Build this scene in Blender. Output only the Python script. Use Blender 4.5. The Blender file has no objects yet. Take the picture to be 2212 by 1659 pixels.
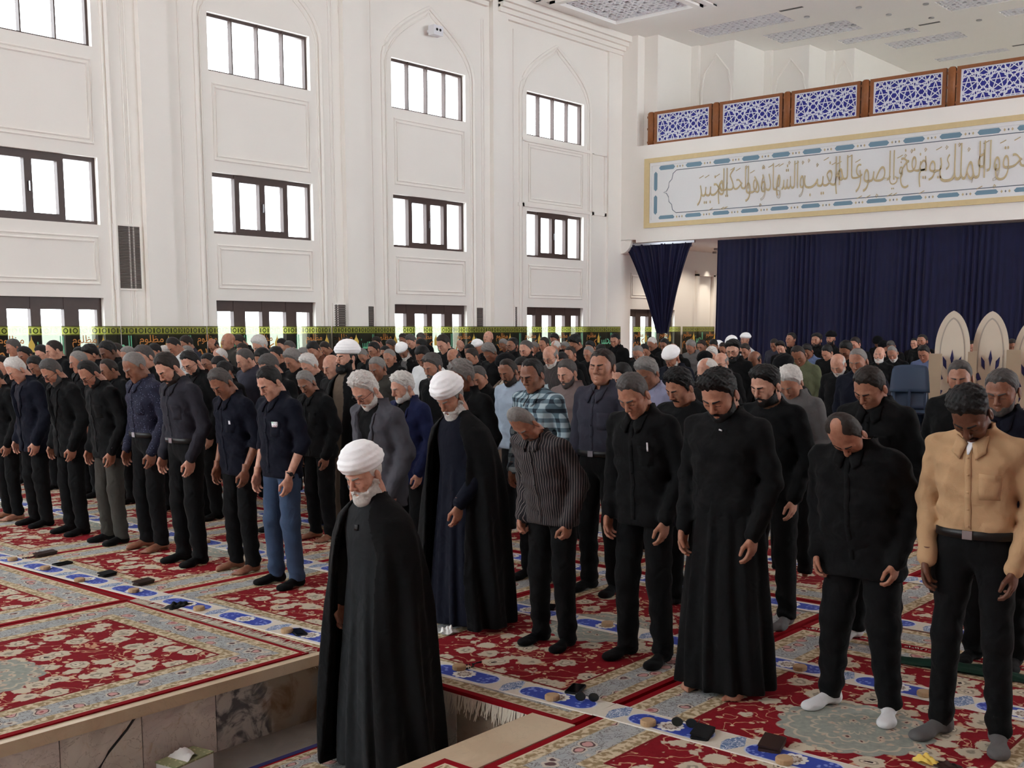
import bpy, math, random
import numpy as np
from mathutils import Matrix, Vector

# ------------------------------------------------------------------ camera, sky, exposure
SC = bpy.context.scene
COL = SC.collection
FPX, PCX, PCY, CAMH = 2410.0, 1130.0, 1008.0, 1.9
def _n(v): return v / np.linalg.norm(v)
def _ray(px, py): return np.array([px - PCX, -(py - PCY), FPX])
_V1 = _n(_ray(3200, 707)); _V2 = _ray(-1720, 714); _V2 = _n(_V2 - _V1 * np.dot(_V1, _V2))
_Z = np.cross(_V1, _V2); _Z = _Z if _Z[1] > 0 else -_Z
RW = np.stack([_V1, _V2, _Z])                    # rows: world X, Y, Z seen from the camera
cam_d = bpy.data.cameras.new('camera'); cam = bpy.data.objects.new('camera', cam_d); COL.objects.link(cam)
cam.matrix_world = Matrix(((RW[0,0], RW[0,1], -RW[0,2], 0), (RW[1,0], RW[1,1], -RW[1,2], 0), (RW[2,0], RW[2,1], -RW[2,2], CAMH), (0, 0, 0, 1)))
cam_d.sensor_width = 36.0; cam_d.lens = FPX / 2212.0 * 36.0
cam_d.shift_x = -(PCX - 1106.0) / 2212.0; cam_d.shift_y = (PCY - 829.5) / 2212.0
cam_d.clip_start = .05; cam_d.clip_end = 200
SC.camera = cam
SC.view_settings.view_transform = 'Standard'; SC.view_settings.look = 'None'
SC.view_settings.gamma = 1.0; SC.view_settings.use_curve_mapping = False
SC.view_settings.exposure = EXPOSURE = 0.5
SC.cycles.use_denoising = True
SC.cycles.max_bounces = 10; SC.cycles.diffuse_bounces = 8; SC.cycles.glossy_bounces = 2
SC.cycles.transparent_max_bounces = 8; SC.cycles.caustics_reflective = False; SC.cycles.caustics_refractive = False
SC.cycles.sample_clamp_indirect = 6.0
w = bpy.data.worlds.new('world'); SC.world = w; w.use_nodes = True
bg = w.node_tree.nodes['Background']; bg.inputs[0].default_value = (.87, .95, 1.0, 1); bg.inputs[1].default_value = SKY = 7.0

def pix_on(px, py, axis, val):
    d = RW @ _ray(px, py); o = np.array([0, 0, CAMH]); t = (val - o[axis]) / d[axis]; return o + t * d
def proj(P):
    c = RW.T @ (np.asarray(P, float) - np.array([0, 0, CAMH])); return PCX + FPX * c[0] / c[2], PCY - FPX * c[1] / c[2], c[2]

# ------------------------------------------------------------------ small helpers
RNG = random.Random(7)
def link(name, me, parent=None, loc=None):
    o = bpy.data.objects.new(name, me); COL.objects.link(o)
    if loc is not None: o.location = loc
    if parent is not None: o.parent = parent
    return o
def tag(o, label=None, cat=None, group=None, kind=None):
    if label: o['label'] = label
    if cat: o['category'] = cat
    if group: o['group'] = group
    if kind: o['kind'] = kind
    return o
def empty(name, loc=(0, 0, 0)): 
    o = bpy.data.objects.new(name, None); o.location = loc; o.empty_display_size = .1; COL.objects.link(o); return o
def np_mesh(name, V, F, mat=None, smooth=False):
    me = bpy.data.meshes.new(name); V = np.asarray(V, np.float32)
    if isinstance(F, np.ndarray):
        me.vertices.add(len(V)); me.vertices.foreach_set('co', V.ravel())
        k = F.shape[1]; me.loops.add(F.size); me.loops.foreach_set('vertex_index', F.astype(np.int32).ravel())
        me.polygons.add(len(F)); me.polygons.foreach_set('loop_start', np.arange(0, F.size, k, dtype=np.int32))
        me.update(calc_edges=True)
    else:
        me.from_pydata([tuple(map(float, v)) for v in V], [], F)
    if smooth: me.polygons.foreach_set('use_smooth', np.ones(len(me.polygons), bool))
    if mat is not None: me.materials.append(mat)
    me.update(); return me
class MB:
    """collects boxes, prisms and tubes into one mesh"""
    def __init__(s): s.v = []; s.f = []
    def add(s, V, F):
        b = len(s.v); s.v += [tuple(map(float, p)) for p in V]; s.f += [tuple(b + i for i in f) for f in F]; return s
    def box(s, x0, x1, y0, y1, z0, z1):
        x0, x1 = min(x0, x1), max(x0, x1); y0, y1 = min(y0, y1), max(y0, y1); z0, z1 = min(z0, z1), max(z0, z1)
        return s.add([(x0,y0,z0),(x1,y0,z0),(x1,y1,z0),(x0,y1,z0),(x0,y0,z1),(x1,y0,z1),(x1,y1,z1),(x0,y1,z1)],
            [(0,3,2,1),(4,5,6,7),(0,1,5,4),(1,2,6,5),(2,3,7,6),(3,0,4,7)])
    def prism(s, pts, d):
        """polygon pts (3-d, planar, ccw seen from -d) swept by vector d"""
        n = len(pts); d = np.array(d, float); P = [np.array(p, float) for p in pts]
        F = [tuple(range(n)), tuple(range(2*n-1, n-1, -1))] + [(i, n+i, n+(i+1)%n, (i+1)%n) for i in range(n)]
        return s.add(P + [p + d for p in P], F)
    def tube(s, pts, r, k=6, closed=False):
        P = [np.array(p, float) for p in pts]; n = len(P); V = []; up0 = None
        for i in range(n):
            if closed: t = P[(i+1)%n] - P[i-1]
            else: t = P[min(i+1, n-1)] - P[max(i-1, 0)]
            t = t / (np.linalg.norm(t) + 1e-9)
            a = np.array([0, 0, 1.]) if abs(t[2]) < .9 else np.array([1., 0, 0])
            u = np.cross(t, a); u /= np.linalg.norm(u); v = np.cross(t, u)
            rr = r[i] if hasattr(r, '__len__') else r
            V += [P[i] + rr * (u * math.cos(2*math.pi*j/k) + v * math.sin(2*math.pi*j/k)) for j in range(k)]
        F = []
        for i in range(n if closed else n - 1):
            a, b = i * k, ((i + 1) % n) * k
            F += [(a + j, a + (j+1) % k, b + (j+1) % k, b + j) for j in range(k)]
        if not closed: F += [tuple(range(k-1, -1, -1)), tuple((n-1)*k + j for j in range(k))]
        return s.add(V, F)
    def mesh(s, name, mat=None, smooth=False): return np_mesh(name, s.v, s.f, mat, smooth)
    def build(s, name, mat=None, parent=None, smooth=False, loc=None): return link(name, s.mesh(name, mat, smooth), parent, loc)

# ------------------------------------------------------------------ materials
def srgb(r, g, b):
    f = lambda c: (c/255/12.92) if c/255 <= .04045 else ((c/255 + .055)/1.055) ** 2.4
    return (f(r), f(g), f(b), 1.0)
class NT:
    def __init__(s, name):
        s.m = bpy.data.materials.new(name); s.m.use_nodes = True; s.t = s.m.node_tree; s.n = s.t.nodes; s.l = s.t.links
        s.p = s.n['Principled BSDF']; s.out = s.n['Material Output']
        s.p.inputs['Specular IOR Level'].default_value = .3
    def node(s, typ, **kw):
        n = s.n.new(typ)
        for k, v in kw.items(): setattr(n, k, v)
        return n
    def put(s, sock, v):
        if v is None: return
        if isinstance(v, bpy.types.NodeSocket): s.l.new(v, sock)
        elif isinstance(v, tuple) and len(v) == 4 and len(sock.default_value) == 3: sock.default_value = v[:3]
        else: sock.default_value = v
    def math(s, op, a, b=None, c=None, clamp=False):
        n = s.node('ShaderNodeMath', operation=op, use_clamp=clamp)
        for i, v in enumerate((a, b, c)): s.put(n.inputs[i], v)
        return n.outputs[0]
    def mix(s, f, a, b):
        n = s.node('ShaderNodeMix', data_type='RGBA'); s.put(n.inputs[0], f); s.put(n.inputs[6], a); s.put(n.inputs[7], b); return n.outputs[2]
    def coord(s, which='Object'): return s.node('ShaderNodeTexCoord').outputs[which]
    def xyz(s, v):
        n = s.node('ShaderNodeSeparateXYZ'); s.put(n.inputs[0], v); return n.outputs
    def comb(s, x, y, z=0.0):
        n = s.node('ShaderNodeCombineXYZ'); [s.put(n.inputs[i], q) for i, q in enumerate((x, y, z))]; return n.outputs[0]
    def noise(s, scale, detail=3, vec=None, rough=.5, dist=0.0):
        n = s.node('ShaderNodeTexNoise'); n.inputs['Scale'].default_value = scale; n.inputs['Detail'].default_value = detail
        n.inputs['Roughness'].default_value = rough; n.inputs['Distortion'].default_value = dist; s.put(n.inputs['Vector'], vec); return n.outputs[0]
    def voro(s, scale, vec=None, feature='F1', out='Distance', rnd=1.0):
        n = s.node('ShaderNodeTexVoronoi', feature=feature); n.inputs['Scale'].default_value = scale
        n.inputs['Randomness'].default_value = rnd; s.put(n.inputs['Vector'], vec); return n.outputs[out]
    def ramp(s, f, stops, interp='LINEAR'):
        n = s.node('ShaderNodeValToRGB'); n.color_ramp.interpolation = interp; e = n.color_ramp.elements
        while len(e) < len(stops): e.new(.5)
        for i, (p, c) in enumerate(stops): e[i].position = p; e[i].color = c
        s.put(n.inputs[0], f); return n.outputs[0]
    def step(s, a, lo, hi):
        n = s.node('ShaderNodeMapRange', interpolation_type='SMOOTHSTEP'); s.put(n.inputs[0], a); n.inputs[1].default_value = lo; n.inputs[2].default_value = hi
        return n.outputs[0]
    def bump(s, h, strength=.3, dist=.01):
        n = s.node('ShaderNodeBump'); n.inputs['Strength'].default_value = strength; n.inputs['Distance'].default_value = dist
        s.put(n.inputs['Height'], h); s.put(s.p.inputs['Normal'], n.outputs[0])
    def col(s, c, rough=.8, metal=0.0):
        s.put(s.p.inputs['Base Color'], c); s.p.inputs['Roughness'].default_value = rough; s.p.inputs['Metallic'].default_value = metal; return s
def plain(name, c, rough=.7, nscale=0, namt=.0, metal=0.0, bump=0.0, bscale=60):
    t = NT(name)
    if nscale:
        f = t.noise(nscale, 3, t.coord()); d = tuple(x * (1 - namt) for x in c[:3]) + (1,)
        u = tuple(min(1, x * (1 + namt)) for x in c[:3]) + (1,); t.col(t.mix(f, d, u), rough, metal)
    else: t.col(c, rough, metal)
    if bump: t.bump(t.noise(bscale, 4, t.coord()), bump, .004)
    return t.m
_cloth = {}
def cloth(c, rough=.85, key=''):
    k = (tuple(round(x, 4) for x in c), rough)
    if k not in _cloth:
        t = NT('cloth'); co = t.coord(); f = t.noise(9, 4, co)
        t.col(t.mix(f, tuple(x * .82 for x in c[:3]) + (1,), tuple(min(1, x * 1.18) for x in c[:3]) + (1,)), rough)
        t.p.inputs['Sheen Weight'].default_value = .02; t.p.inputs['Specular IOR Level'].default_value = .1
        t.bump(t.math('ADD', t.noise(9, 2, co, dist=.5), t.math('MULTIPLY', t.noise(240, 1, co), .04)), .7, .03); _cloth[k] = t.m
    return _cloth[k]
M = {}
M['plaster'] = plain('white_plaster', srgb(241, 236, 229), .75, 1.3, .025, bump=.04, bscale=90)
M['ceiling'] = plain('ceiling_paint', srgb(247, 245, 241), .8, .8, .02)
M['frame'] = plain('dark_brown_window_frame', srgb(74, 58, 54), .45, 8, .15)
M['wood'] = plain('railing_wood', srgb(140, 86, 50), .5, 14, .25)
M['white'] = plain('white_paint', srgb(232, 232, 236), .5)
M['blue'] = plain('cobalt_panel', srgb(38, 40, 140), .45, 6, .12)
M['metal'] = plain('steel', srgb(170, 170, 175), .3, metal=1.0)
M['grille'] = plain('grille_metal', srgb(128, 120, 114), .45)
M['black'] = plain('black_plastic', srgb(18, 18, 20), .35)
M['carpet_base'] = plain('floor_felt', srgb(120, 40, 40), .95, 20, .2)
def glass_mat():
    t = NT('window_glass'); tr = t.node('ShaderNodeBsdfTransparent'); gl = t.node('ShaderNodeBsdfGlossy'); gl.inputs['Roughness'].default_value = .05
    mx = t.node('ShaderNodeMixShader'); mx.inputs[0].default_value = .05
    t.l.new(tr.outputs[0], mx.inputs[1]); t.l.new(gl.outputs[0], mx.inputs[2]); t.l.new(mx.outputs[0], t.out.inputs[0]); return t.m
M['glass'] = glass_mat()
# ------------------------------------------------------------------ the room
WY = 17.9                     # face of the window wall
ZC = 9.5                      # ceiling
XF = 25.0                     # face of the gallery wall
def struct(mb, name, mat='plaster', parent=None, label=None):
    o = mb.build(name, M[mat] if isinstance(mat, str) else mat, parent)
    if parent is None: o['kind'] = 'structure'
    if label: o['label'] = label
    return o
# floor slab with the sunken niche cut out (X<4.15, 3.42<Y<5.12, 0.40 deep)
PX, PY0, PY1, PZ = 4.15, 3.42, 5.12, -.40
m = MB(); m.box(-8, 36, PY1, 19, -.6, -.02); m.box(-8, 36, -16, PY0, -.6, -.02); m.box(PX, 36, PY0, PY1, -.6, -.02); m.box(-8, PX, PY0, PY1, -.6, PZ); m.box(16.2, 36, -9, 19, -.02, 0); m.box(12.5, 16.2, -9, 3.18, -.02, 0); m.box(13.18, 16.2, 3.18, 7.1, -.02, 0); m.box(-8, 12.5, -9, -.96, -.02, 0)
floor = struct(m, 'floor', 'carpet_base')
def marble_mat(name, base, vein, rust, sc, veins=.5):
    t = NT(name); co = t.coord(); d = t.noise(sc, 5, co, .6, 1.2); e = t.noise(sc * 2.3, 6, co, .65, 2.0)
    c = t.mix(t.step(d, .36, .66), base, vein); c = t.mix(t.step(e, .55, .72), c, rust)
    v = t.math('ABSOLUTE', t.math('SUBTRACT', t.noise(sc * 1.4, 4, co, .6, 2.5), .5)); c = t.mix(t.math('MULTIPLY', t.step(v, .012, .0), veins), c, srgb(120, 104, 90))
    t.col(c, .35); return t.m
MARB = [marble_mat('onyx_cream', srgb(214, 206, 194), srgb(186, 176, 166), srgb(190, 166, 134), 2.2),
        marble_mat('onyx_pink', srgb(218, 208, 198), srgb(190, 178, 172), srgb(184, 166, 146), 3.0),
        marble_mat('onyx_grey', srgb(190, 184, 176), srgb(104, 102, 104), srgb(140, 128, 118), 4.0),
        marble_mat('onyx_rust', srgb(150, 134, 116), srgb(132, 122, 110), srgb(122, 88, 56), 3.2)]
def split_marble():
    t = NT('onyx_grey_and_rust'); co = t.coord(); X = t.xyz(co)[0]; d = t.noise(5.0, 5, co, .6, 1.6); g = t.mix(t.step(d, .40, .56), srgb(88, 86, 88), srgb(186, 180, 172)); e = t.noise(3.4, 5, co, .6, 1.0)
    r = t.mix(t.step(e, .42, .66), srgb(150, 136, 118), srgb(116, 86, 56)); r = t.mix(t.step(t.noise(2.2, 3, co), .52, .66), r, srgb(136, 134, 130)); w_ = t.math('ADD', X, t.math('MULTIPLY', t.math('SUBTRACT', t.noise(4.0, 4, co, .6, 1.0), .5), .5)); t.col(t.mix(t.step(w_, 3.66, 3.76), g, r), .35); return t.m
MARB_MIX = split_marble()
M['ledge'] = marble_mat('ledge_stone', srgb(206, 186, 158), srgb(192, 170, 142), srgb(200, 178, 148), 2.0, .12)
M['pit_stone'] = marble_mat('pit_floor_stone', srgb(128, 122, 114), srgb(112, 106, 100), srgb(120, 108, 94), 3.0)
niche = empty('trim_1', (0, 0, 0)); tag(niche, kind='structure', label='marble lining of the sunken prayer niche')
def slab(x0, x1, y0, y1, z0, z1, mat, name='marble_panel'): return MB().box(x0, x1, y0, y1, z0, z1).build(name, mat, niche)
xs = [-1.2, 1.9, 2.50, 2.94, 3.385, 4.13]
for i in range(5): slab(xs[i] + .003, xs[i+1] - .003, PY1 - .03, PY1 + .05, PZ, -.075, (MARB[0], MARB[1], MARB[0], MARB[1], MARB_MIX)[i])
for i, mi in zip(range(4), (1, 0, 1, 2)): pass
slab(-1.2, PX, PY1 - .05, PY1 + .05, -.072, -.008, M['ledge'], 'marble_ledge')
for i in range(3): slab(PX - .02, PX + .03, PY0 + .57*i + .003, PY0 + .57*(i+1) - .003, PZ, -.03, MARB[(3, 0, 3)[i]])
for i in range(5): slab(xs[i] + .003, xs[i+1] - .003, PY0 - .03, PY0 + .02, PZ, -.03, MARB[i % 3])
slab(-1.2, 4.115, PY0 - .24, PY0 + .03, -.03, .0, M['ledge'], 'marble_ledge')
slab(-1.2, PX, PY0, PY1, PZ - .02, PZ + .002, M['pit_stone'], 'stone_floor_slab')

# window wall: a slab with openings, built from boxes between the openings
BAYS = [(-1.25, 1.05), (3.2, 5.5), (7.67, 9.99), (12.23, 14.56), (16.73, 19.0), (21.15, 23.42), (25.5, 27.8)]
ROWS = [(0.02, 2.43), (3.65, 4.76), (6.55, 7.58)]
wl = MB(); T = .45
px = -8.0
for bi, (a, b) in enumerate(BAYS):
    wl.box(px, a, WY, WY + T, 0, ZC + 1)
    z = 0.0
    for (z0, z1) in (ROWS if bi < 6 else ROWS[:1]): wl.box(a, b, WY, WY + T, z, z0); z = z1
    wl.box(a, b, WY, WY + T, z, ZC + 1); px = b
wl.box(px, 36, WY, WY + T, 0, ZC + 1)
wall_left = struct(wl, 'wall_left')
def moulding(path, r=.035, closed=False, y=WY):                       # rounded raised moulding on the window wall
    m = MB(); m.tube([(x, y - .005, z) for x, z in path], r, 6, closed); return struct(m, 'moulding', 'plaster', wall_left)
def rect_mould(a, b, z0, z1, y=WY):
    for g in (.0, .07): moulding([(a + g, z0 + g), (b - g, z0 + g), (b - g, z1 - g), (a + g, z1 - g)], .022, True, y)
wi = 0
def window(a, b, z0, z1, row, yy=WY):
    global wi
    wi += 1; w_ = empty('window_%d' % wi, (a, yy, z0)); w_['kind'] = 'structure'
    L, Hh = b - a, z1 - z0; y = .10; fw = (.10, .07, .055)[row]
    def fr(x0, x1, za, zb, d=0.0): 
        MB().box(x0, x1, y + d + .004 * RNG.random(), y + .09 + .003 * RNG.random(), za, zb).build('window_frame', M['frame'], w_)
    fr(0, fw*.8, 0, Hh); fr(L - fw*.8, L, 0, Hh); fr(0, L, 0, fw * .8); fr(0, L, Hh - fw, Hh)
    if row == 2: ms = [(L * k / 4, .024) for k in (1, 2, 3)]
    elif row == 1: ms = [(L * .255, .11), (L * .5, .13), (L * .735, .11)]
    else: ms = [(L * .24, .26), (L * .5, .17), (L * .765, .26)]
    for x, wd in ms: fr(x - wd/2, x + wd/2, 0, Hh, -.02)
    if row == 1: fr(L * .255, L * .735, 0, .13, -.02); fr(L * .255, L * .735, Hh - .13, Hh, -.02); MB().box(L*.5 - .012, L*.5 + .012, y - .05, y - .02, Hh*.42, Hh*.56).build('handle', M['metal'], w_)
    if row == 0: fr(0, L, Hh - .2, Hh, -.01); fr(0, L, 0, .25, -.01); fr(0, L, .95, 1.08, -.01)
    e = [0] + [x for x, _ in ms] + [L]
    for i in range(4): MB().box(e[i] + .01, e[i+1] - .01, y + .045, y + .05, .03, Hh - .03).build('pane', M['glass'], w_)
    return w_
for bi, (a, b) in enumerate(BAYS):
    rows = ROWS if bi < 6 else ROWS[:1]
    for r, (z0, z1) in enumerate(rows): window(a, b, z0, z1, r)
    if bi == 6: rect_mould(a + .06, b - .06, 2.75, 3.4); continue
    c, hw = (a + b) / 2, (b - a) / 2 + .26
    rect_mould(a + .06, b - .06, 4.98, 6.33); rect_mould(a + .06, b - .06, 2.66, 3.44)
    # pointed arch moulding
    zs, za = 7.45, 8.8; pts = [(c - hw, .05)] + [(c - hw, zs * k / 6) for k in range(1, 6)]
    bz = lambda t, p0, p1, p2, p3: (1-t)**3*p0 + 3*(1-t)**2*t*p1 + 3*(1-t)*t*t*p2 + t**3*p3
    arc = [(bz(k/12, c - hw, c - hw, c - hw*.5, c), bz(k/12, zs, zs + .6, zs + .95, za)) for k in range(13)]
    pts += arc; pts += [(2 * c - x, z) for x, z in reversed(pts[:-1])]
    moulding(pts, .05); moulding([(x + (.09 if x < c else -.09 if x > c else 0), z - .09 * (z > zs)) for x, z in pts], .022)
# pilasters between the bays
mids = [(BAYS[i][1] + BAYS[i+1][0]) / 2 for i in range(6)]
PILW = []
for i, c in enumerate(mids):
    if i == 5: continue
    p0, p1 = c - .32, c + .22
    if i == 4: p0, p1 = 19.82, 20.35
    m = MB(); m.box(p0, p1, WY - .12, WY, 0, ZC); o = struct(m, 'pilaster', 'plaster', wall_left); PILW.append((p0, p1))
    for xx in (p0 - .28, p0 - .2, p1 + .3): moulding([(xx, .05), (xx, 8.9)], .018)
m = MB(); m.box(24.42, 25.0, WY - .06, WY, 0, ZC); struct(m, 'pilaster', 'plaster', wall_left)
# raised block framing the panel of the bay beside the gallery
m = MB()
for (x0, x1, z0, z1) in ((20.95, 24.35, 6.38, 6.46), (20.8, 24.35, 4.84, 4.92), (23.72, 23.8, 4.84, 6.4), (24.28, 24.36, 4.84, 6.4), (20.93, 21.0, 4.84, 6.4)): m.box(x0, x1, WY - .05, WY, z0, z1)
struct(m, 'panel_frame', 'plaster', wall_left)
# cornice
for xa, xb, zz in ((-8, 19.7, 9.2), (20.0, 25.0, 9.05)):
    m = MB()
    for k, (d, h) in enumerate(((.10, 0), (.18, .10), (.27, .2), (.36, .3))): m.box(xa, xb, WY - d, WY, zz + h, zz + h + .16)
    struct(m, 'trim_%d' % (2 + (xa > 0)), 'plaster')

# right wall and niche wall (behind the camera), unseen; tall openings placed and sized to light the hall
def open_wall(name, axis, pos, t, a0, a1, openings, zr):
    m = MB(); p = a0
    B = (lambda u0, u1, z0, z1: m.box(u0, u1, pos, pos + t, z0, z1)) if axis == 1 else (lambda u0, u1, z0, z1: m.box(pos, pos + t, u0, u1, z0, z1))
    for (o0, o1) in openings:
        B(p, o0, 0, ZC + 1); z = 0
        for z0, z1 in zr: B(o0, o1, z, z0); z = z1
        B(o0, o1, z, ZC + 1); p = o1
    B(p, a1, 0, ZC + 1); return struct(m, name)
RB = [(x, x + 4.0) for x in (13.0, 17.2, 21.4, 25.6, 29.8)]
open_wall('wall_right', 1, -9, -.4, -8, 36, RB, [(1.2, 9.2)])
open_wall('wall_back', 0, -8, -.4, -9.4, 18.4, [(5.6, 8.2), (9.4, 12.4), (13.6, 16.6)], [(3.0, 9.0)])
# ceiling with sunken lattice coffers
M['lattice_back'] = plain('lattice_backing', srgb(120, 116, 112), .8)
COF = [(21.26, 23.61, 14.73, 17.07), (25.45, 26.43, 13.6, 16.1), (27.16, 28.25, 12.62, 14.93), (28.94, 29.5, 11.62, 13.67), (30.05, 30.87, 10.87, 12.85), (32.67, 33.12, 10.5, 12.48),
       (27.1, 28.15, 7.9, 10.38), (28.9, 29.5, 7.2, 9.5), (16.6, 18.95, 14.73, 17.07), (21.26, 23.61, 10.4, 12.74)]
def in_cof(x, y): return any(a < x < b and c < y < d for a, b, c, d in COF)
cx = sorted({-8, 36} | {c[0] for c in COF} | {c[1] for c in COF}); cy = sorted({-16, 18.4} | {c[2] for c in COF} | {c[3] for c in COF})
m = MB()
for i in range(len(cx) - 1):
    run = None
    for j in range(len(cy) - 1):
        hole = in_cof((cx[i] + cx[i+1]) / 2, (cy[j] + cy[j+1]) / 2)
        if not hole and run is None: run = cy[j]
        if run is not None and (hole or j == len(cy) - 2):
            m.box(cx[i], cx[i+1], run, cy[j] if hole else cy[j+1], ZC, ZC + .3); run = None
ceiling = struct(m, 'ceiling', 'ceiling')
for ci, (a, b, c, d) in enumerate(COF):
    MB().box(a, b, c, d, ZC + .07, ZC + .1).build('coffer_back', M['lattice_back'], ceiling)
    m = MB(); s = .3 if ci in (0, 8, 9) else .25; lw = .017
    nx, ny = max(1, round((b - a) / s)), max(1, round((d - c) / s)); sx, sy = (b - a) / nx, (d - c) / ny
    def bar(x0, y0, x1, y1):
        t = np.array([x1 - x0, y1 - y0]); L = np.linalg.norm(t); nrm = np.array([-t[1], t[0]]) / L * lw; zj = ZC + .004 + .012 * RNG.random()
        m.prism([(x0 - nrm[0], y0 - nrm[1], zj), (x1 - nrm[0], y1 - nrm[1], zj), (x1 + nrm[0], y1 + nrm[1], zj), (x0 + nrm[0], y0 + nrm[1], zj)], (0, 0, .035 + .01 * RNG.random()))
    for i in range(nx):
        for j in range(ny):
            X0, Y0 = a + i * sx, c + j * sy; q = .29; P = lambda u, v: (X0 + u * sx, Y0 + v * sy)
            oct_ = [(q, 0), (1 - q, 0), (1, q), (1, 1 - q), (1 - q, 1), (q, 1), (0, 1 - q), (0, q)]
            for k in range(8):
                if k % 2 == 0 and False: continue
                u0, v0 = oct_[k]; u1, v1 = oct_[(k + 3) % 8]; bar(*P(u0, v0), *P(u1, v1))
    o = m.build('lattice', M['white'], ceiling); o['kind'] = 'stuff'
    if ci in (0, 8, 9):
        m = MB()
        for e, h in ((.55, .05), (.35, .09), (.12, .13)):
            for (x0, x1, y0, y1) in ((a - e, b + e, c - e, c - e + .16), (a - e, b + e, d + e - .16, d + e), (a - e, a - e + .16, c - e, d + e), (b + e - .16, b + e, c - e, d + e)): m.box(x0, x1, y0, y1, ZC - h + .06 - .002 * RNG.random(), ZC + .01 + .002 * RNG.random())
        m.build('coffer_frame', M['ceiling'], ceiling)
# slot diffusers and down-lights in the gallery ceiling
for (x, y0, y1) in ((25.42, 12.9, 13.5), (28.87, 10.9, 11.43), (32.6, 9.6, 10.3)):
    o = MB().box(x - .05, x + .05, y0, y1, ZC - .004, ZC + .01).build('slot_diffuser', M['black'], ceiling)
for (px_, py_) in ((1743, 36), (1797, 50), (1844, 54), (1855, 16), (1920, 31), (1960, 63), (2012, 38), (2115, 43), (2000, 8)):
    p = pix_on(px_, py_, 2, ZC); t_ = MB(); t_.tube([(p[0], p[1], ZC - .02), (p[0], p[1], ZC + .02)], .07, 12)
    t_.build('downlight', M['metal'], ceiling)

# ------------------------------------------------------------------ gallery wall with the inscription
g = MB()
g.box(XF, XF + .35, -16, 17.35, 4.17, 6.67)                         # parapet wall
g.box(XF, XF + .5, 17.35, WY + .5, 0, ZC)                           # corner pier
g.box(XF, XF + .5, 17.9, WY + .5, 0, 4.0)
for k in range(8):                                                  # haunch under the pier
    a0, a1 = math.pi/2 * k / 8, math.pi/2 * (k + 1) / 8
wall_front = struct(g, 'wall_front')
# carve: leave the pier open below the beam (the curtain hangs there)
wall_front.data.clear_geometry(); g = MB()
g.box(XF, XF + .35, -16, 17.35, 4.17, 6.67); g.box(XF, XF + .5, 17.35, WY + .4, 4.25, ZC); g.box(XF, XF + .5, 17.86, WY + .4, 0, 4.26)
hp = [(XF, 17.86, 4.26), (XF, 17.86, 3.9)] + [(XF, 17.86 - .36 * math.sin(a), 4.26 - .36 * math.cos(a)) for a in [math.pi/2 * k / 7 for k in range(1, 8)]]
g.prism(hp, (.5, 0, 0))
g.box(XF + .35, 36, -16, 17.4, 6.45, 6.67)                          # gallery floor
g.box(XF + .35, 36, -16, 18, 4.17, 4.35)                            # soffit
tmp = g.mesh('wall_front', M['plaster']); wall_front.data = tmp
# gallery side wall in steps
SEG = [((1419.6, 78.3), (1506, 101)), ((1580, 87.4), (1663, 111)), ((1735, 95), (1797, 111)), ((1836, 101), (1910, 128))]
pts = []
for a, b in SEG:
    p, q = pix_on(*a, 2, ZC), pix_on(*b, 2, ZC); yy = (p[1] + q[1]) / 2; pts += [(max(p[0], XF + .5), yy), (q[0], yy)]
pts[0] = (XF + .31, pts[0][1]); pts.append((36, pts[-1][1]))
for i in range(2, len(pts) - 1, 2): pts[i] = (pts[i-1][0], pts[i][1])
m = MB()
for i in range(0, len(pts) - 1, 2): m.box(pts[i][0], 36, pts[i][1], 18.3 - .001 * i, 6.67, ZC - .001 * i)
for i in range(1, len(pts) - 2, 2): m.box(pts[i][0] - .12, pts[i][0], pts[i][1] - .22, pts[i][1], 6.67, ZC)
wall_gal = struct(m, 'wall_gallery')
for i in range(1, len(pts) - 2, 2):
    (x0, y0), (x1, y1) = pts[i], pts[i+1]; cyy, hw = (y0 + y1) / 2 - .1, abs(y0 - y1) * .36; q = MB()
    q.tube([(x0 - .01, cyy - hw, 6.7), (x0 - .01, cyy - hw, 8.3), (x0 - .01, cyy - hw * .8, 8.75), (x0 - .01, cyy, 9.2), (x0 - .01, cyy + hw * .8, 8.75), (x0 - .01, cyy + hw, 8.3), (x0 - .01, cyy + hw, 6.7)], .03, 6)
    q.build('arch_moulding', M['plaster'], wall_gal)
struct(MB().box(35.6, 36, -16, 18.4, 0, ZC), 'wall_far')
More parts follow.
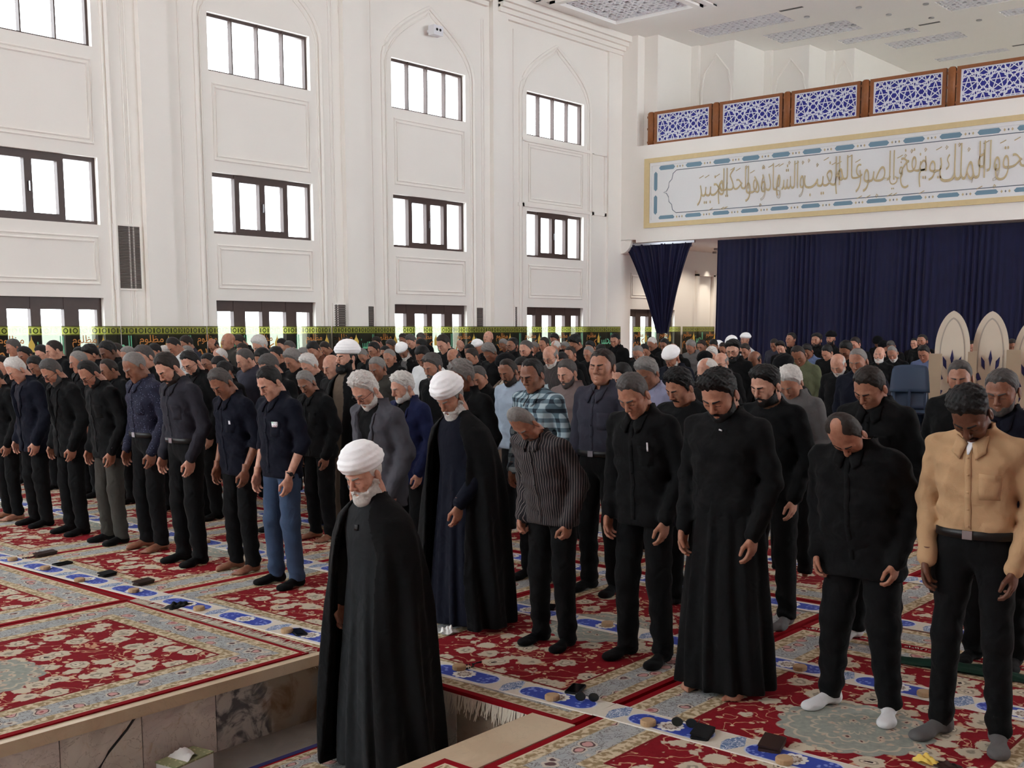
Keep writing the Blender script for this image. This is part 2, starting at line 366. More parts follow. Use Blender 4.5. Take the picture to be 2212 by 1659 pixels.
# railing
M['panel_white'] = plain('lattice_white', srgb(225, 228, 238), .5)
def rail_post(y):
    o = empty('railing_post', (XF + .1, y, 6.67)); m = MB(); m.tube([(0, 0, 0), (0, 0, .8), (0, 0, .84)], [.095, .095, .06], 10); m.build('post', M['wood'], o, True)
    for s in (-1, 1):
        for z in (.08, .42, .72): MB().box(-.03, .03, s * .085, s * .114, z - .025, z + .025).build('bracket', M['wood'], o)
    return o
RAILS = []
star_meshes = {}
def rail_panel(y1, W=1.72, Hh=.83):
    """star lattice panel in a wooden frame; y1 is the edge nearer the window wall"""
    o = empty('balustrade', (XF + .1, y1, 6.67))
    if not star_meshes:
        star_meshes['top'] = MB().box(-.05, .05, -W, 0, Hh - .07, Hh).mesh('top_rail', M['wood']); star_meshes['bot'] = MB().box(-.05, .05, -W, 0, 0, .06).mesh('bottom_rail', M['wood'])
        star_meshes['s0'] = MB().box(-.045, .045, -.08, 0, .06, Hh - .07).mesh('stile', M['wood']); star_meshes['s1'] = MB().box(-.045, .045, -W, -W + .08, .06, Hh - .07).mesh('stile', M['wood'])
        star_meshes['back'] = MB().box(.0, .012, -W + .08, -.08, .06, Hh - .07).mesh('back_panel', M['blue'])
        m = MB(); u0, u1, v0, v1 = -W + .08, -.08, .06, Hh - .07
        for (ya, yb, za, zb) in ((u0, u1, v0, v0 + .025), (u0, u1, v1 - .025, v1), (u0, u0 + .03, v0 + .025, v1 - .025), (u1 - .03, u1, v0 + .025, v1 - .025)): m.box(-.022, -.006, ya, yb, za, zb)
        cy_, cz_ = (u0 + u1) / 2, (v0 + v1) / 2
        def strip(p, q, w_=.009):
            # clip to panel
            p, q = np.array(p), np.array(q); d = q - p; t0, t1 = 0.0, 1.0
            for ax, lo, hi in ((0, u0, u1), (1, v0, v1)):
                if abs(d[ax]) < 1e-9:
                    if not lo <= p[ax] <= hi: return
                else:
                    a_, b_ = sorted(((lo - p[ax]) / d[ax], (hi - p[ax]) / d[ax])); t0, t1 = max(t0, a_), min(t1, b_)
            if t1 - t0 < .02: return
            a_, b_ = p + d * t0, p + d * t1; nn = np.array([-d[1], d[0]]) / np.linalg.norm(d) * w_
            xj = -.02 + .006 * RNG.random(); m.prism([(xj, *(a_ - nn)), (xj, *(b_ - nn)), (xj, *(b_ + nn)), (xj, *(a_ + nn))], (.012, 0, 0))
        def star(cx_, cz2, R, n=10, k=4, ph=math.pi/2):
            P = [(cx_ + R * math.cos(ph + 2*math.pi*i/n), cz2 + R * math.sin(ph + 2*math.pi*i/n)) for i in range(n)]
            for i in range(n): strip(P[i], P[(i + k) % n])
        R = .315
        star = lambda a_, b_, r_, st=star: (st(a_, b_, r_, 10, 3), st(a_, b_, r_ * .6, 5, 2, math.pi/2))
        star(cy_, cz_, R)
        for sy in (-1, 1):
            star(cy_ + sy * .62, cz_, R)
            for sz in (-1, 1): star(cy_ + sy * .31, cz_ + sz * .36, R * .98)
        for sz in (-1, 1): star(cy_, cz_ + sz * .72, R)
        for sy in (-1, 1):
            for sz in (-1, 1): star(cy_ + sy * .93, cz_ + sz * .36, R)
        star_meshes['star'] = m.mesh('star_lattice', M['panel_white'])
    for k, nme in (('top', 'top_rail'), ('bot', 'bottom_rail'), ('s0', 'stile'), ('s1', 'stile'), ('back', 'back_panel'), ('star', 'star_lattice')): link(nme, star_meshes[k], o)
    return o
ordn = ['first', 'second', 'third', 'fourth', 'fifth', 'sixth', 'seventh', 'eighth', 'ninth', 'tenth', 'eleventh', 'twelfth']
for k in range(5):
    y = 16.85 - 1.953 * k
    tag(rail_panel(y), f'cobalt blue gallery railing panel with white star lattice, {ordn[k]} from the corner pier', 'railing panel', 'gallery railing panels')
    tag(rail_post(y + .115), f'brown wooden gallery railing post, {ordn[k]} from the corner pier', 'post', 'gallery railing posts')
tag(rail_post(16.85 - 1.953 * 5 + .115), 'brown wooden gallery railing post, sixth from the corner pier', 'post', 'gallery railing posts')
# inscription board
M['gold'] = plain('cream_gold_moulding', srgb(214, 192, 146), .6, 10, .08); M['board'] = plain('inscription_ground', srgb(226, 226, 226), .65)
M['slate'] = plain('slate_blue_inlay', srgb(112, 142, 160), .6); M['gilt'] = plain('gilt_letters', srgb(190, 172, 134), .5); M['line'] = plain('grey_line', srgb(110, 120, 130), .6)
ib = empty('inscription_board', (XF, 17.06, 4.53)); tag(ib, 'long framed inscription board with gilt calligraphy above the blue curtain', 'inscription')
BW = 13.0; BH = 1.78
MB().box(-.03, .0, -BW, 0, 0, BH).build('ground', M['board'], ib)
for (ya, yb, za, zb) in ((-BW, 0, 0, .12), (-BW, 0, BH - .12, BH), (-.16, 0, .12, BH - .12)):
    MB().box(-.07, -.03, ya, yb, za, zb).build('frame_moulding', M['gold'], ib); 
for (ya, yb, za, zb) in ((-BW, -.165, .12, .2), (-BW, -.165, BH - .2, BH - .12), (-.22, -.165, .2, BH - .2)): MB().box(-.05, -.03, ya, yb, za, zb).build('inner_moulding', M['board'], ib)
loz = None
def lozenge(y0, y1, z, hgt=.055):
    e = hgt * .9; MB().prism([(-.034, y0, z), (-.034, y0 - e, z - hgt), (-.034, y1 + e, z - hgt), (-.034, y1, z), (-.034, y1 + e, z + hgt), (-.034, y0 - e, z + hgt)], (.008, 0, 0)).build('blue_inlay', M['slate'], ib)
def diamond(y, z, r, mat): MB().prism([(-.034, y + r, z), (-.034, y, z - r*1.4), (-.034, y - r, z), (-.034, y, z + r*1.4)], (.008, 0, 0)).build('diamond_inlay', mat, ib)
zt, zb = 6.06 - 4.53 - .02, .24
for z in (zt, zb):
    y = -.44
    while y > -10.2:
        lozenge(y, y - .49, z); 
        for k, (dd, r) in enumerate(((.58, .024), (.66, .02), (.74, .024))): diamond(y - .0 - dd + .02, z, r, M['gilt'] if k != 1 else M['line'])
        y -= .81
for (z0, z1) in ((.33, .83), (.93, 1.43)):
    e = .05; yc = -.34; MB().prism([(-.034, yc, z0), (-.034, yc - .05, z0 + e), (-.034, yc - .05, z1 - e), (-.034, yc, z1), (-.034, yc + .05, z1 - e), (-.034, yc + .05, z0 + e)], (.008, 0, 0)).build('blue_inlay', M['slate'], ib)
m = MB()
cart = [(-10.5, 1.42), (-.98, 1.42), (-.87, 1.34), (-.84, 1.2), (-.76, 1.13), (-.74, 1.0), (-.68, .91), (-.59, .88), (-.68, .85), (-.74, .76), (-.76, .63), (-.84, .56), (-.87, .42), (-.98, .34), (-10.5, .34)]
m.tube([(-.033, y, z) for y, z in cart], .009, 4); m.build('cartouche_line', M['line'], ib)
# --- arabic shaping: letters to their joined presentation forms
_DUAL = {'ب': 0xFE8F, 'ت': 0xFE95, 'ث': 0xFE99, 'ج': 0xFE9D, 'ح': 0xFEA1, 'خ': 0xFEA5, 'س': 0xFEB1, 'ش': 0xFEB5, 'ص': 0xFEB9, 'ض': 0xFEBD, 'ط': 0xFEC1, 'ظ': 0xFEC5, 'ع': 0xFEC9, 'غ': 0xFECD,
         'ف': 0xFED1, 'ق': 0xFED5, 'ك': 0xFED9, 'ل': 0xFEDD, 'م': 0xFEE1, 'ن': 0xFEE5, 'ه': 0xFEE9, 'ي': 0xFEF1}
_RIGHT = {'ا': 0xFE8D, 'د': 0xFEA9, 'ذ': 0xFEAB, 'ر': 0xFEAD, 'ز': 0xFEAF, 'و': 0xFEED, 'ة': 0xFE93}
def shape_ar(s):
    out = []
    for i, ch in enumerate(s):
        pj = i > 0 and s[i-1] in _DUAL; nj = ch in _DUAL and i + 1 < len(s) and (s[i+1] in _DUAL or s[i+1] in _RIGHT)
        pj = pj and (ch in _DUAL or ch in _RIGHT)
        if ch in _DUAL: out.append(chr(_DUAL[ch] + (3 if pj and nj else 1 if pj else 2 if nj else 0)))
        elif ch in _RIGHT: out.append(chr(_RIGHT[ch] + (1 if pj else 0)))
        else: out.append(ch)
    return ''.join(reversed(out))
def text_mesh(s, size, name, mat, extrude=.006, off=0.0):
    c = bpy.data.curves.new(name, 'FONT'); c.body = s; c.size = size; c.extrude = extrude; c.resolution_u = 3; c.align_x = 'CENTER'; c.offset = off
    o = bpy.data.objects.new(name, c); COL.objects.link(o); dg = bpy.context.evaluated_depsgraph_get(); dg.update()
    me = bpy.data.meshes.new_from_object(o.evaluated_get(dg)); bpy.data.objects.remove(o); me.name = name; me.materials.clear(); me.materials.append(mat); return me
def text_fit(s, W, Hh, name, mat, extrude=.006, off=0.0):
    me = text_mesh(s, 1.0, name, mat, extrude, off)
    if not len(me.vertices): return me
    V = np.empty(len(me.vertices) * 3, np.float32); me.vertices.foreach_get('co', V); V = V.reshape(-1, 3)
    lo, hi = V.min(0), V.max(0); V[:, 0] = (V[:, 0] - (lo[0] + hi[0]) / 2) * W / (hi[0] - lo[0]); V[:, 1] = (V[:, 1] - lo[1]) * Hh / (hi[1] - lo[1])
    me.vertices.foreach_set('co', V.ravel()); me.update(); return me
WORDS = [('الخبير', 1508, 1572, 373, 440), ('الحكيم', 1552, 1618, 360, 436), ('وهو', 1612, 1655, 390, 425), ('والشهادة', 1645, 1737, 362, 420), ('الغيب', 1738, 1815, 345, 412), ('عالم', 1805, 1863, 350, 415),
         ('الصور', 1850, 1932, 340, 410), ('في', 1922, 1950, 360, 412), ('ينفخ', 1945, 2000, 335, 415), ('يوم', 1985, 2034, 358, 405), ('الملك', 2030, 2128, 318, 388), ('وله', 2112, 2160, 315, 392), ('الحق', 2150, 2230, 300, 385)]
for wd, xa, xb, ya, yb in WORDS:
    p = pix_on((xa + xb) / 2, (ya + yb) / 2, 0, XF); q0, q1 = pix_on(xa, yb, 0, XF), pix_on(xb, yb, 0, XF)
    me = text_fit(shape_ar(wd), abs(q0[1] - q1[1]), .86 if wd not in ('وهو', 'في', 'يوم') else .6, 'lettering', M['gilt'], .01, -.014)
    o = link('lettering', me, ib); ctr = (q0[1] + q1[1]) / 2
    o.matrix_local = Matrix(((0, 0, -1, -.036), (-1, 0, 0, ctr - 17.06), (0, 1, 0, .47), (0, 0, 0, 1)))
    rv = random.Random(xa)
    for k in range(max(2, len(wd) - 1)):                              # vowel marks
        yv = q0[1] - (k + .5) / max(2, len(wd) - 1) * (q0[1] - q1[1]) + rv.uniform(-.05, .05); zv = rv.choice((.36, 1.18, 1.27, 1.3)) - .01; mk = MB(); mk.tube([(-.034, yv - 17.06 + .06, zv - .02), (-.034, yv - 17.06, zv + .005), (-.034, yv - 17.06 - .06, zv + .035)] if rv.random() < .6 else [(-.034, yv - 17.06 + .03, zv), (-.034, yv - 17.06 + .01, zv + .05), (-.034, yv - 17.06 - .02, zv + .02), (-.034, yv - 17.06 + .02, zv - .03)], [.006, .014, .006] if mk is None else .010, 5); mk.build('vowel_mark', M['gilt'], ib)

# ------------------------------------------------------------------ curtains and the space below the gallery
def curtain_mat():
    t = NT('navy_velvet'); f = t.noise(5, 4, t.coord()); t.col(t.mix(f, srgb(16, 17, 44), srgb(24, 26, 62)), .9); t.p.inputs['Sheen Weight'].default_value = .15; return t.m
M['navy'] = curtain_mat()
def curtain(name, top0, top1, bot0, bot1, zt, zb, nf, amp, label, seed, curve=1.0):
    r = random.Random(seed); NX, NZ = nf * 6, 12; V = []
    ph = [r.uniform(-.5, .5) for _ in range(NX + 1)]
    for j in range(NZ + 1):
        v = j / NZ; e = v ** curve; y0 = top0 + (bot0 - top0) * e; y1 = top1 + (bot1 - top1) * e; z = zt + (zb - zt) * v
        for i in range(NX + 1):
            u = i / NX; y = y0 + (y1 - y0) * u; a = amp * (.5 + .5 * min(1, v * 3)) * min(1, abs(y1 - y0) / nf / amp * .5 + .3)
            V.append((XF + .12 + a * (math.sin(2*math.pi*nf*u + ph[i] * .5 + 2.5*math.sin(u*23 + seed) + 1.5*math.sin(u*61)) * (.7 + .5 * math.sin(u * 97 + seed))) + .02 * math.sin(u * 40 + v * 3), y, z))
    n = NX + 1; F = np.array([(j*n+i, j*n+i+1, (j+1)*n+i+1, (j+1)*n+i) for j in range(NZ) for i in range(NX)])
    V = np.array(V); V2 = V + np.array([.03, 0, 0]); k = len(V)
    rim = list(range(n)) + [j*n + n - 1 for j in range(1, NZ + 1)] + [NZ*n + i for i in range(n - 2, -1, -1)] + [j*n for j in range(NZ - 1, 0, -1)]
    R = np.array([(rim[i], rim[i-1], rim[i-1] + k, rim[i] + k) for i in range(len(rim))])
    o = link(name, np_mesh(name, np.vstack([V, V2]), np.vstack([F[:, ::-1], F + k, R]), M['navy'], True)); tag(o, label, 'curtain'); return o
curtain('curtain', 14.92, -6.0, 14.98, -6.0, 4.12, .05, 150, .035, 'wide navy blue pleated curtain hanging below the inscription board', 3)
curtain('tied_curtain', 17.81, 15.67, 16.72, 16.38, 4.12, 1.77, 16, .05, 'navy curtain panel gathered to a point beside the corner pier', 5, .8)
tc = bpy.data.objects['tied_curtain']
MB().box(XF + .1, XF + .16, 15.6, 17.84, 4.1, 4.16).build('curtain_rail', M['metal'], tc)
niche_x = [pix_on(px_, 600, 1, WY)[0] for px_ in (1505, 1536)]
m = MB()
for (x0, x1, z0, z1) in ((niche_x[0] - .1, niche_x[0], .3, 3.5), (niche_x[1], niche_x[1] + .1, .3, 3.5), (niche_x[0] - .1, niche_x[1] + .1, 3.45, 3.6)): m.box(x0, x1, WY - .1, WY, z0, z1)
m.build('niche_frame', M['plaster'], wall_left)
def spot(x, y, z, e, size=1.2):
    sp = bpy.data.lights.new('niche_and_fill_lamp', 'SPOT'); sp.energy = e; sp.spot_size = size; sp.spot_blend = .6; sp.color = (1, .9, .76); sp.shadow_soft_size = .05; so = bpy.data.objects.new('niche_and_fill_lamp', sp); COL.objects.link(so); so.location = (x, y, z - .1)
    t = MB(); t.tube([(x, y, z), (x, y, z - .06)], .06, 10); t.build('downlight', M['metal'], wall_front)
spot((niche_x[0] + niche_x[1]) / 2, WY - .35, 4.17, 60, 1.0)
for x_, y_ in ((26.5, 16.6), (28.2, 16.8), (30.2, 16.6)): spot(x_, y_, 4.17, 70, 2.4)  # three added fill spots with fixtures, brightening the space below the gallery
struct(MB().box(31.5, 31.8, -16, 18, 0, 4.2), 'wall_under_gallery')
# ------------------------------------------------------------------ rugs
def rug_mat():
    t = NT('persian_rug'); co = t.coord(); X, Y, _ = t.xyz(co)
    ax, ay = t.math('ABSOLUTE', X), t.math('ABSOLUTE', Y)
    e = t.math('MINIMUM', t.math('SUBTRACT', 1.5, ax), t.math('SUBTRACT', 1.0, ay))
    info = t.node('ShaderNodeObjectInfo').outputs['Random']
    wob = t.node('ShaderNodeTexNoise'); wob.inputs['Scale'].default_value = 16; wob.inputs['Detail'].default_value = 2; t.put(wob.inputs['Vector'], co)
    add = t.node('ShaderNodeVectorMath', operation='MULTIPLY_ADD'); t.put(add.inputs[0], wob.outputs['Color']); add.inputs[1].default_value = (.05, .05, 0); t.put(add.inputs[2], co); wc = add.outputs[0]
    cream, crim, ink = srgb(198, 186, 164), srgb(160, 24, 36), srgb(58, 44, 44)
    # field: cream blossoms, leaves and vines on crimson
    c = t.mix(t.noise(30, 2, co), srgb(116, 22, 30), srgb(140, 29, 39))
    vine = t.math('ABSOLUTE', t.math('SUBTRACT', t.noise(5.5, 2, wc, .5, .8), .5)); c = t.mix(t.step(vine, .016, .008), c, srgb(196, 150, 120))
    v2 = t.voro(13, wc); leaf = t.math('ADD', v2, t.math('MULTIPLY', t.noise(40, 1, co), .25)); c = t.mix(t.step(leaf, .40, .33), c, srgb(204, 178, 146)); c = t.mix(t.step(leaf, .22, .18), c, srgb(176, 120, 96))
    v1 = t.voro(6.2, wc); bl = t.math('ADD', v1, t.math('MULTIPLY', t.noise(26, 2, co), .30)); c = t.mix(t.step(bl, .60, .55), c, cream); c = t.mix(t.step(bl, .40, .36), c, srgb(150, 140, 124)); c = t.mix(t.step(bl, .33, .30), c, srgb(208, 196, 176)); c = t.mix(t.step(bl, .24, .21), c, ink)
    # medallion
    r = t.math('SQRT', t.math('ADD', t.math('MULTIPLY', X, X), t.math('MULTIPLY', Y, Y))); th = t.math('ARCTAN2', Y, X)
    sc = t.math('MULTIPLY', t.math('ABSOLUTE', t.math('SINE', t.math('MULTIPLY', th, 8.0))), .03); rr = t.math('SUBTRACT', r, sc)
    md = t.mix(t.noise(34, 3, wc), srgb(118, 128, 122), srgb(172, 172, 160)); v3 = t.voro(17, wc); md = t.mix(t.step(v3, .34, .26), md, srgb(188, 168, 150)); md = t.mix(t.step(v3, .14, .1), md, srgb(90, 58, 58))
    ring = t.math('ABSOLUTE', t.math('SUBTRACT', t.math('FRACT', t.math('MULTIPLY', rr, 9.0)), .5)); md = t.mix(t.math('MULTIPLY', t.step(ring, .1, .04), .7), md, srgb(202, 184, 164))
    c = t.mix(t.step(rr, .335, .325), c, md)
    # border: blue grey band with rosettes, beige guard bands
    b = t.mix(t.noise(9, 2, co), srgb(156, 162, 166), srgb(178, 178, 174)); q = t.noise(24, 3, wc, .6, 1.0); b = t.mix(t.step(t.math('ABSOLUTE', t.math('SUBTRACT', q, .5)), .03, .012), b, srgb(112, 106, 104))
    v4 = t.voro(8.5, wc); b = t.mix(t.step(v4, .42, .38), b, srgb(196, 186, 172)); b = t.mix(t.step(v4, .34, .31), b, srgb(96, 74, 74)); b = t.mix(t.step(v4, .28, .25), b, srgb(196, 150, 144)); b = t.mix(t.step(v4, .13, .1), b, srgb(150, 84, 84))
    gd = t.mix(t.step(t.noise(30, 2, wc), .42, .58), srgb(150, 130, 98), srgb(206, 190, 160)); 
    b = t.mix(t.step(e, .125, .115), b, gd); b = t.mix(t.step(e, .275, .285), b, gd)
    c = t.mix(t.step(e, .375, .365), c, b); ln = t.math('ABSOLUTE', t.math('SUBTRACT', e, .372)); c = t.mix(t.step(ln, .010, .006), c, srgb(120, 30, 34))
    c = t.mix(t.step(e, .052, .046), c, srgb(212, 196, 168)); c = t.mix(t.step(e, .043, .038), c, srgb(134, 16, 26))
    tint = t.math('MULTIPLY_ADD', info, .16, .92); mm = t.node('ShaderNodeVectorMath', operation='SCALE'); t.put(mm.inputs[0], c); t.put(mm.inputs[3], tint)
    t.col(mm.outputs[0], .95); t.p.inputs['Specular IOR Level'].default_value = .08; t.bump(t.math('ADD', t.noise(300, 2, co), t.math('MULTIPLY', v1, -.8)), .35, .006); return t.m
M['rug'] = rug_mat(); M['fringe'] = plain('wool_fringe', srgb(206, 196, 178), .95, 30, .12)
rug_me = MB().box(-1.5, 1.5, -1, 1, -.02, 0).mesh('rug', M['rug'])
def rug(x0, x1, y0, y1, label, z=0.0):
    o = link('rug', rug_me); o.location = ((x0 + x1) / 2, (y0 + y1) / 2, z); o.scale = ((x1 - x0) / 3, (y1 - y0) / 2, 1); tag(o, label, 'rug', 'persian rugs on the floor'); return o
def fringe(o, pts, lay, length=.075, n=220, seed=1):
    """wool strands along the edge pts[0]-pts[1]; lay = direction they lie in"""
    r = random.Random(seed); m = MB(); a, b = map(np.array, pts); lay = np.array(lay, float); al = (b - a) / np.linalg.norm(b - a)
    for i in range(n):
        u = (i + r.uniform(-.3, .3)) / n; p = a + (b - a) * u; L = length * r.uniform(.7, 1.2); sw = al * r.uniform(-.03, .03); w_ = al * .0035
        lift = np.array([0, 0, r.uniform(.002, .008)]); mid = p + (lay * L * .55 + sw * .4) + lift; q = p + lay * L + sw + lift * .3
        m.add([p - w_, p + w_, mid + w_ * 1.2, mid - w_ * 1.2, q + w_ * .5, q - w_ * .5, p - w_ + lift, p + w_ + lift], [(0, 1, 2, 3), (3, 2, 4, 5), (7, 6, 3, 2), (6, 0, 3), (1, 7, 2)])
    f = m.build('fringe', M['fringe']); f['kind'] = 'stuff'; f.parent = o; f.matrix_parent_inverse = Matrix.LocRotScale(o.location, None, o.scale).inverted(); return f
YC = [(-.95, 1.1), (1.1, 3.17), (3.2, 5.1), (5.12, 7.12), (7.12, 9.12), (9.12, 11.12), (11.12, 13.12), (13.12, 15.12), (15.12, 17.1)]
cn = ['beyond the man in the tan shirt', 'under the stooping men at right', 'behind the sunken niche', 'along the niche', 'second along from the niche', 'third along from the niche', 'fourth along from the niche', 'fifth along from the niche', 'sixth along from the niche']
for ci, (y0, y1) in enumerate(YC):
    xs_ = [(3.45, 6.45), (6.47, 9.47), (9.49, 12.49)] if ci < 2 else [(4.12, 7.12), (7.14, 10.14), (10.16, 13.16)]
    if ci >= 4: xs_.append((13.18, 16.18))
    for k, (x0, x1) in enumerate(xs_):
        r_ = rug(x0, x1, y0, y1, 'crimson rug with pale floral border ' + cn[ci] + ', ' + ['front row', 'second deep', 'third deep', 'fourth deep'][k])
        if ci == 1 and k == 0: r_['label'] = 'crimson rug with grey-green medallion under the stooping man in white socks'
        if ci == 2 and k == 0: r_['label'] = 'crimson rug whose fringe hangs over the back edge of the niche'; fringe(r_, [(4.125, 3.5, -.008), (4.125, 5.1, -.008)], (-.18, 0, -.98), .11, 240, 3)
        if ci < 2 and k == 0: fringe(r_, [(6.46, y0 + .03, -.006), (6.46, y1 - .03, -.006)], (1, 0, .03), .05, 160, 5)
r_ = rug(1.06, 4.06, 5.13, 7.12, 'crimson rug at the marble niche edge, lower left, with medallion partly out of view'); fringe(r_, [(4.05, 5.15, .0), (4.05, 7.1, .0)], (1, 0, .04), .085, 260, 9)
fringe(r_, [(4.02, 5.14, -.004), (4.12, 5.13, -.004)], (.3, -.5, -.85), .09, 30, 11)
rug(1.06, 4.06, 7.14, 9.14, 'faded orange-red rug at the left edge beside the blue strip'); rug(1.06, 4.06, 9.16, 11.16, 'faded rug at the far left edge of the picture')
rug(.4, 3.4, 1.32, 3.36, 'small visible corner of a rug lying on the niche ledge', .004)
rug(.7, 3.9, 3.5, 4.69, 'crimson prayer rug with navy edge lying on the niche floor', PZ + .024)
o = bpy.data.objects['rug.%03d' % (len([x for x in bpy.data.objects if x.name.startswith('rug')]) - 1)] if False else None
MB().box(.7, 3.95, 4.685, 4.72, PZ + .002, PZ + .026).build('edge_binding', plain('navy_binding', srgb(40, 40, 90), .9), None).parent = [x for x in bpy.data.objects if x.get('label', '').startswith('crimson prayer rug')][0]
eb = bpy.data.objects['edge_binding']; eb.matrix_parent_inverse = Matrix.LocRotScale(eb.parent.location, None, eb.parent.scale).inverted()

# ------------------------------------------------------------------ printed prayer-row strips
def strip_mat():
    t = NT('printed_strip'); X, Y, _ = t.xyz(t.coord()); P = .64
    u = t.math('SUBTRACT', t.math('MULTIPLY', t.math('FRACT', t.math('DIVIDE', Y, P)), P), .29)     # -.29 .. .35, oval centred on 0
    a, b = t.math('ABSOLUTE', u), t.math('ABSOLUTE', X)
    c = t.mix(t.noise(60, 2, t.coord()), srgb(206, 196, 178), srgb(222, 214, 200))
    k = t.math('MAXIMUM', t.math('SUBTRACT', a, .155), 0.0); ov = t.math('SQRT', t.math('ADD', t.math('MULTIPLY', k, k), t.math('MULTIPLY', b, b)))
    c = t.mix(t.step(ov, .081, .078), c, srgb(196, 204, 226)); blue = t.mix(t.noise(20, 2, t.coord()), srgb(44, 62, 150), srgb(56, 76, 168))
    kv = t.voro(38, t.coord()); blue = t.mix(t.math('MULTIPLY', t.step(a, .11, .12), t.step(kv, .45, .3)), blue, srgb(130, 146, 210)); c = t.mix(t.step(ov, .073, .070), c, blue)
    r = t.math('SQRT', t.math('ADD', t.math('MULTIPLY', u, u), t.math('MULTIPLY', X, X))); th = t.math('ARCTAN2', X, u)
    pt = t.math('SUBTRACT', r, t.math('MULTIPLY', t.math('ABSOLUTE', t.math('SINE', t.math('MULTIPLY', th, 5.0))), .012)); c = t.mix(t.step(pt, .058, .054), c, srgb(228, 226, 220)); c = t.mix(t.step(pt, .032, .029), c, srgb(130, 110, 96)); c = t.mix(t.step(pt, .02, .017), c, srgb(200, 190, 176))
    w_ = t.math('ABSOLUTE', t.math('SUBTRACT', u, .30)); rect = t.math('ADD', t.math('MULTIPLY', w_, 1.35), t.math('MULTIPLY', b, .62)); lat = t.mix(t.step(t.math('ABSOLUTE', t.math('SUBTRACT', t.noise(34, 2, t.coord(), .5, 1.5), .5)), .05, .02), srgb(98, 122, 160), srgb(214, 218, 226))
    c = t.mix(t.step(rect, .082, .079), c, lat); c = t.mix(t.step(b, .0965, .0985), c, srgb(232, 226, 216)); t.col(c, .6); return t.m
M['strip'] = strip_mat()
def strip(xa, ya, xb, yb, label, off=0.0, wd=.205):
    """strip from (xa,ya) to (xb,yb): centre line, second end farther from the camera's right"""
    L = math.hypot(xb - xa, yb - ya); o = MB().box(-wd/2, wd/2, 0, L, 0, .005).build('row_strip', M['strip']); o.location = (xa, ya, .001)
    o.rotation_euler = (0, 0, math.atan2(yb - ya, xb - xa) - math.pi/2); tag(o, label, 'floor strip', 'blue printed row strips'); return o
strip(4.40, .6, 4.38, 3.2, 'nearest blue printed row strip, right of the turbaned leader'); bpy.data.objects['row_strip'].location.y += .0
strip(4.375, 3.2, 4.125, 9.9, 'long blue printed row strip in front of the first row, left part')
for k in range(3): strip(5.66 + 1.29 * k, .0, 5.645 + 1.29 * k, 13.4, f'blue printed row strip in front of the {ordn[k+1]} row of men')

# ------------------------------------------------------------------ black banner along the window wall
def banner_mat():
    t = NT('printed_banner'); uv = t.coord('UV'); U, V, _ = t.xyz(uv)
    c = t.mix(t.noise(8, 2, t.coord()), srgb(16, 15, 14), srgb(30, 26, 22)); v = V
    band = t.mix(t.noise(5, 1, uv), srgb(150, 152, 62), srgb(176, 180, 84)); q = t.math('FRACT', t.math('DIVIDE', U, .17)); rx = t.math('MULTIPLY', t.math('SUBTRACT', q, .5), .17); ry = t.math('SUBTRACT', v, .825)
    rr = t.math('SQRT', t.math('ADD', t.math('MULTIPLY', rx, rx), t.math('MULTIPLY', ry, ry))); band = t.mix(t.step(rr, .048, .043), band, srgb(40, 44, 20)); band = t.mix(t.step(rr, .03, .026), band, srgb(140, 146, 62))
    bar = t.math('MAXIMUM', t.math('SUBTRACT', .07, t.math('ABSOLUTE', rx)), t.math('MULTIPLY', t.math('SUBTRACT', t.math('ABSOLUTE', ry), .04), 1.0)); band = t.mix(t.step(bar, .004, .0), band, srgb(60, 64, 26))
    li = t.math('ABSOLUTE', t.math('SUBTRACT', t.math('ABSOLUTE', ry), .060)); band = t.mix(t.step(li, .006, .003), band, srgb(36, 44, 20))
    inb = t.math('MULTIPLY', t.step(v, .755, .759), t.step(v, .897, .893)); c = t.mix(inb, c, band)
    t.col(c, .8); tl = t.node('ShaderNodeBsdfTranslucent'); t.put(tl.inputs[0], c); tr = t.node('ShaderNodeBsdfTransparent'); tr.inputs[0].default_value = (.9, .95, .75, 1)
    m1 = t.node('ShaderNodeMixShader'); m1.inputs[0].default_value = .3; t.l.new(t.p.outputs[0], m1.inputs[1]); t.l.new(tl.outputs[0], m1.inputs[2])
    m2 = t.node('ShaderNodeMixShader'); m2.inputs[0].default_value = .12; t.l.new(m1.outputs[0], m2.inputs[1]); t.l.new(tr.outputs[0], m2.inputs[2]); t.l.new(m2.outputs[0], t.out.inputs[0]); return t.m
M['banner'] = banner_mat(); M['b_green'] = plain('banner_green', srgb(120, 205, 160), .6); M['b_orange'] = plain('banner_orange', srgb(196, 130, 66), .6); M['b_yellow'] = plain('banner_yellow', srgb(222, 190, 90), .6); M['b_white'] = plain('banner_white', srgb(226, 226, 222), .6)
TXT = {'g': text_fit(shape_ar('الحسن'), .50, .40, 'lettering', M['b_green'], .002), 'o': text_fit(shape_ar('كريم'), .5, .3, 'lettering', M['b_orange'], .002), 'o2': text_fit(shape_ar('مظلوم'), .42, .2, 'lettering', M['b_orange'], .002), 'w': text_fit(shape_ar('الحسن'), .50, .40, 'lettering', M['b_white'], .002)}
vase = MB(); vase.prism([(-.05, 0, 0), (.05, 0, 0), (.055, .12, 0), (.03, .17, 0), (.012, .2, 0), (0, .26, 0), (-.012, .2, 0), (-.03, .17, 0), (-.055, .12, 0)], (0, 0, .003)); TXT['v'] = vase.mesh('vase_ornament', M['b_yellow'])
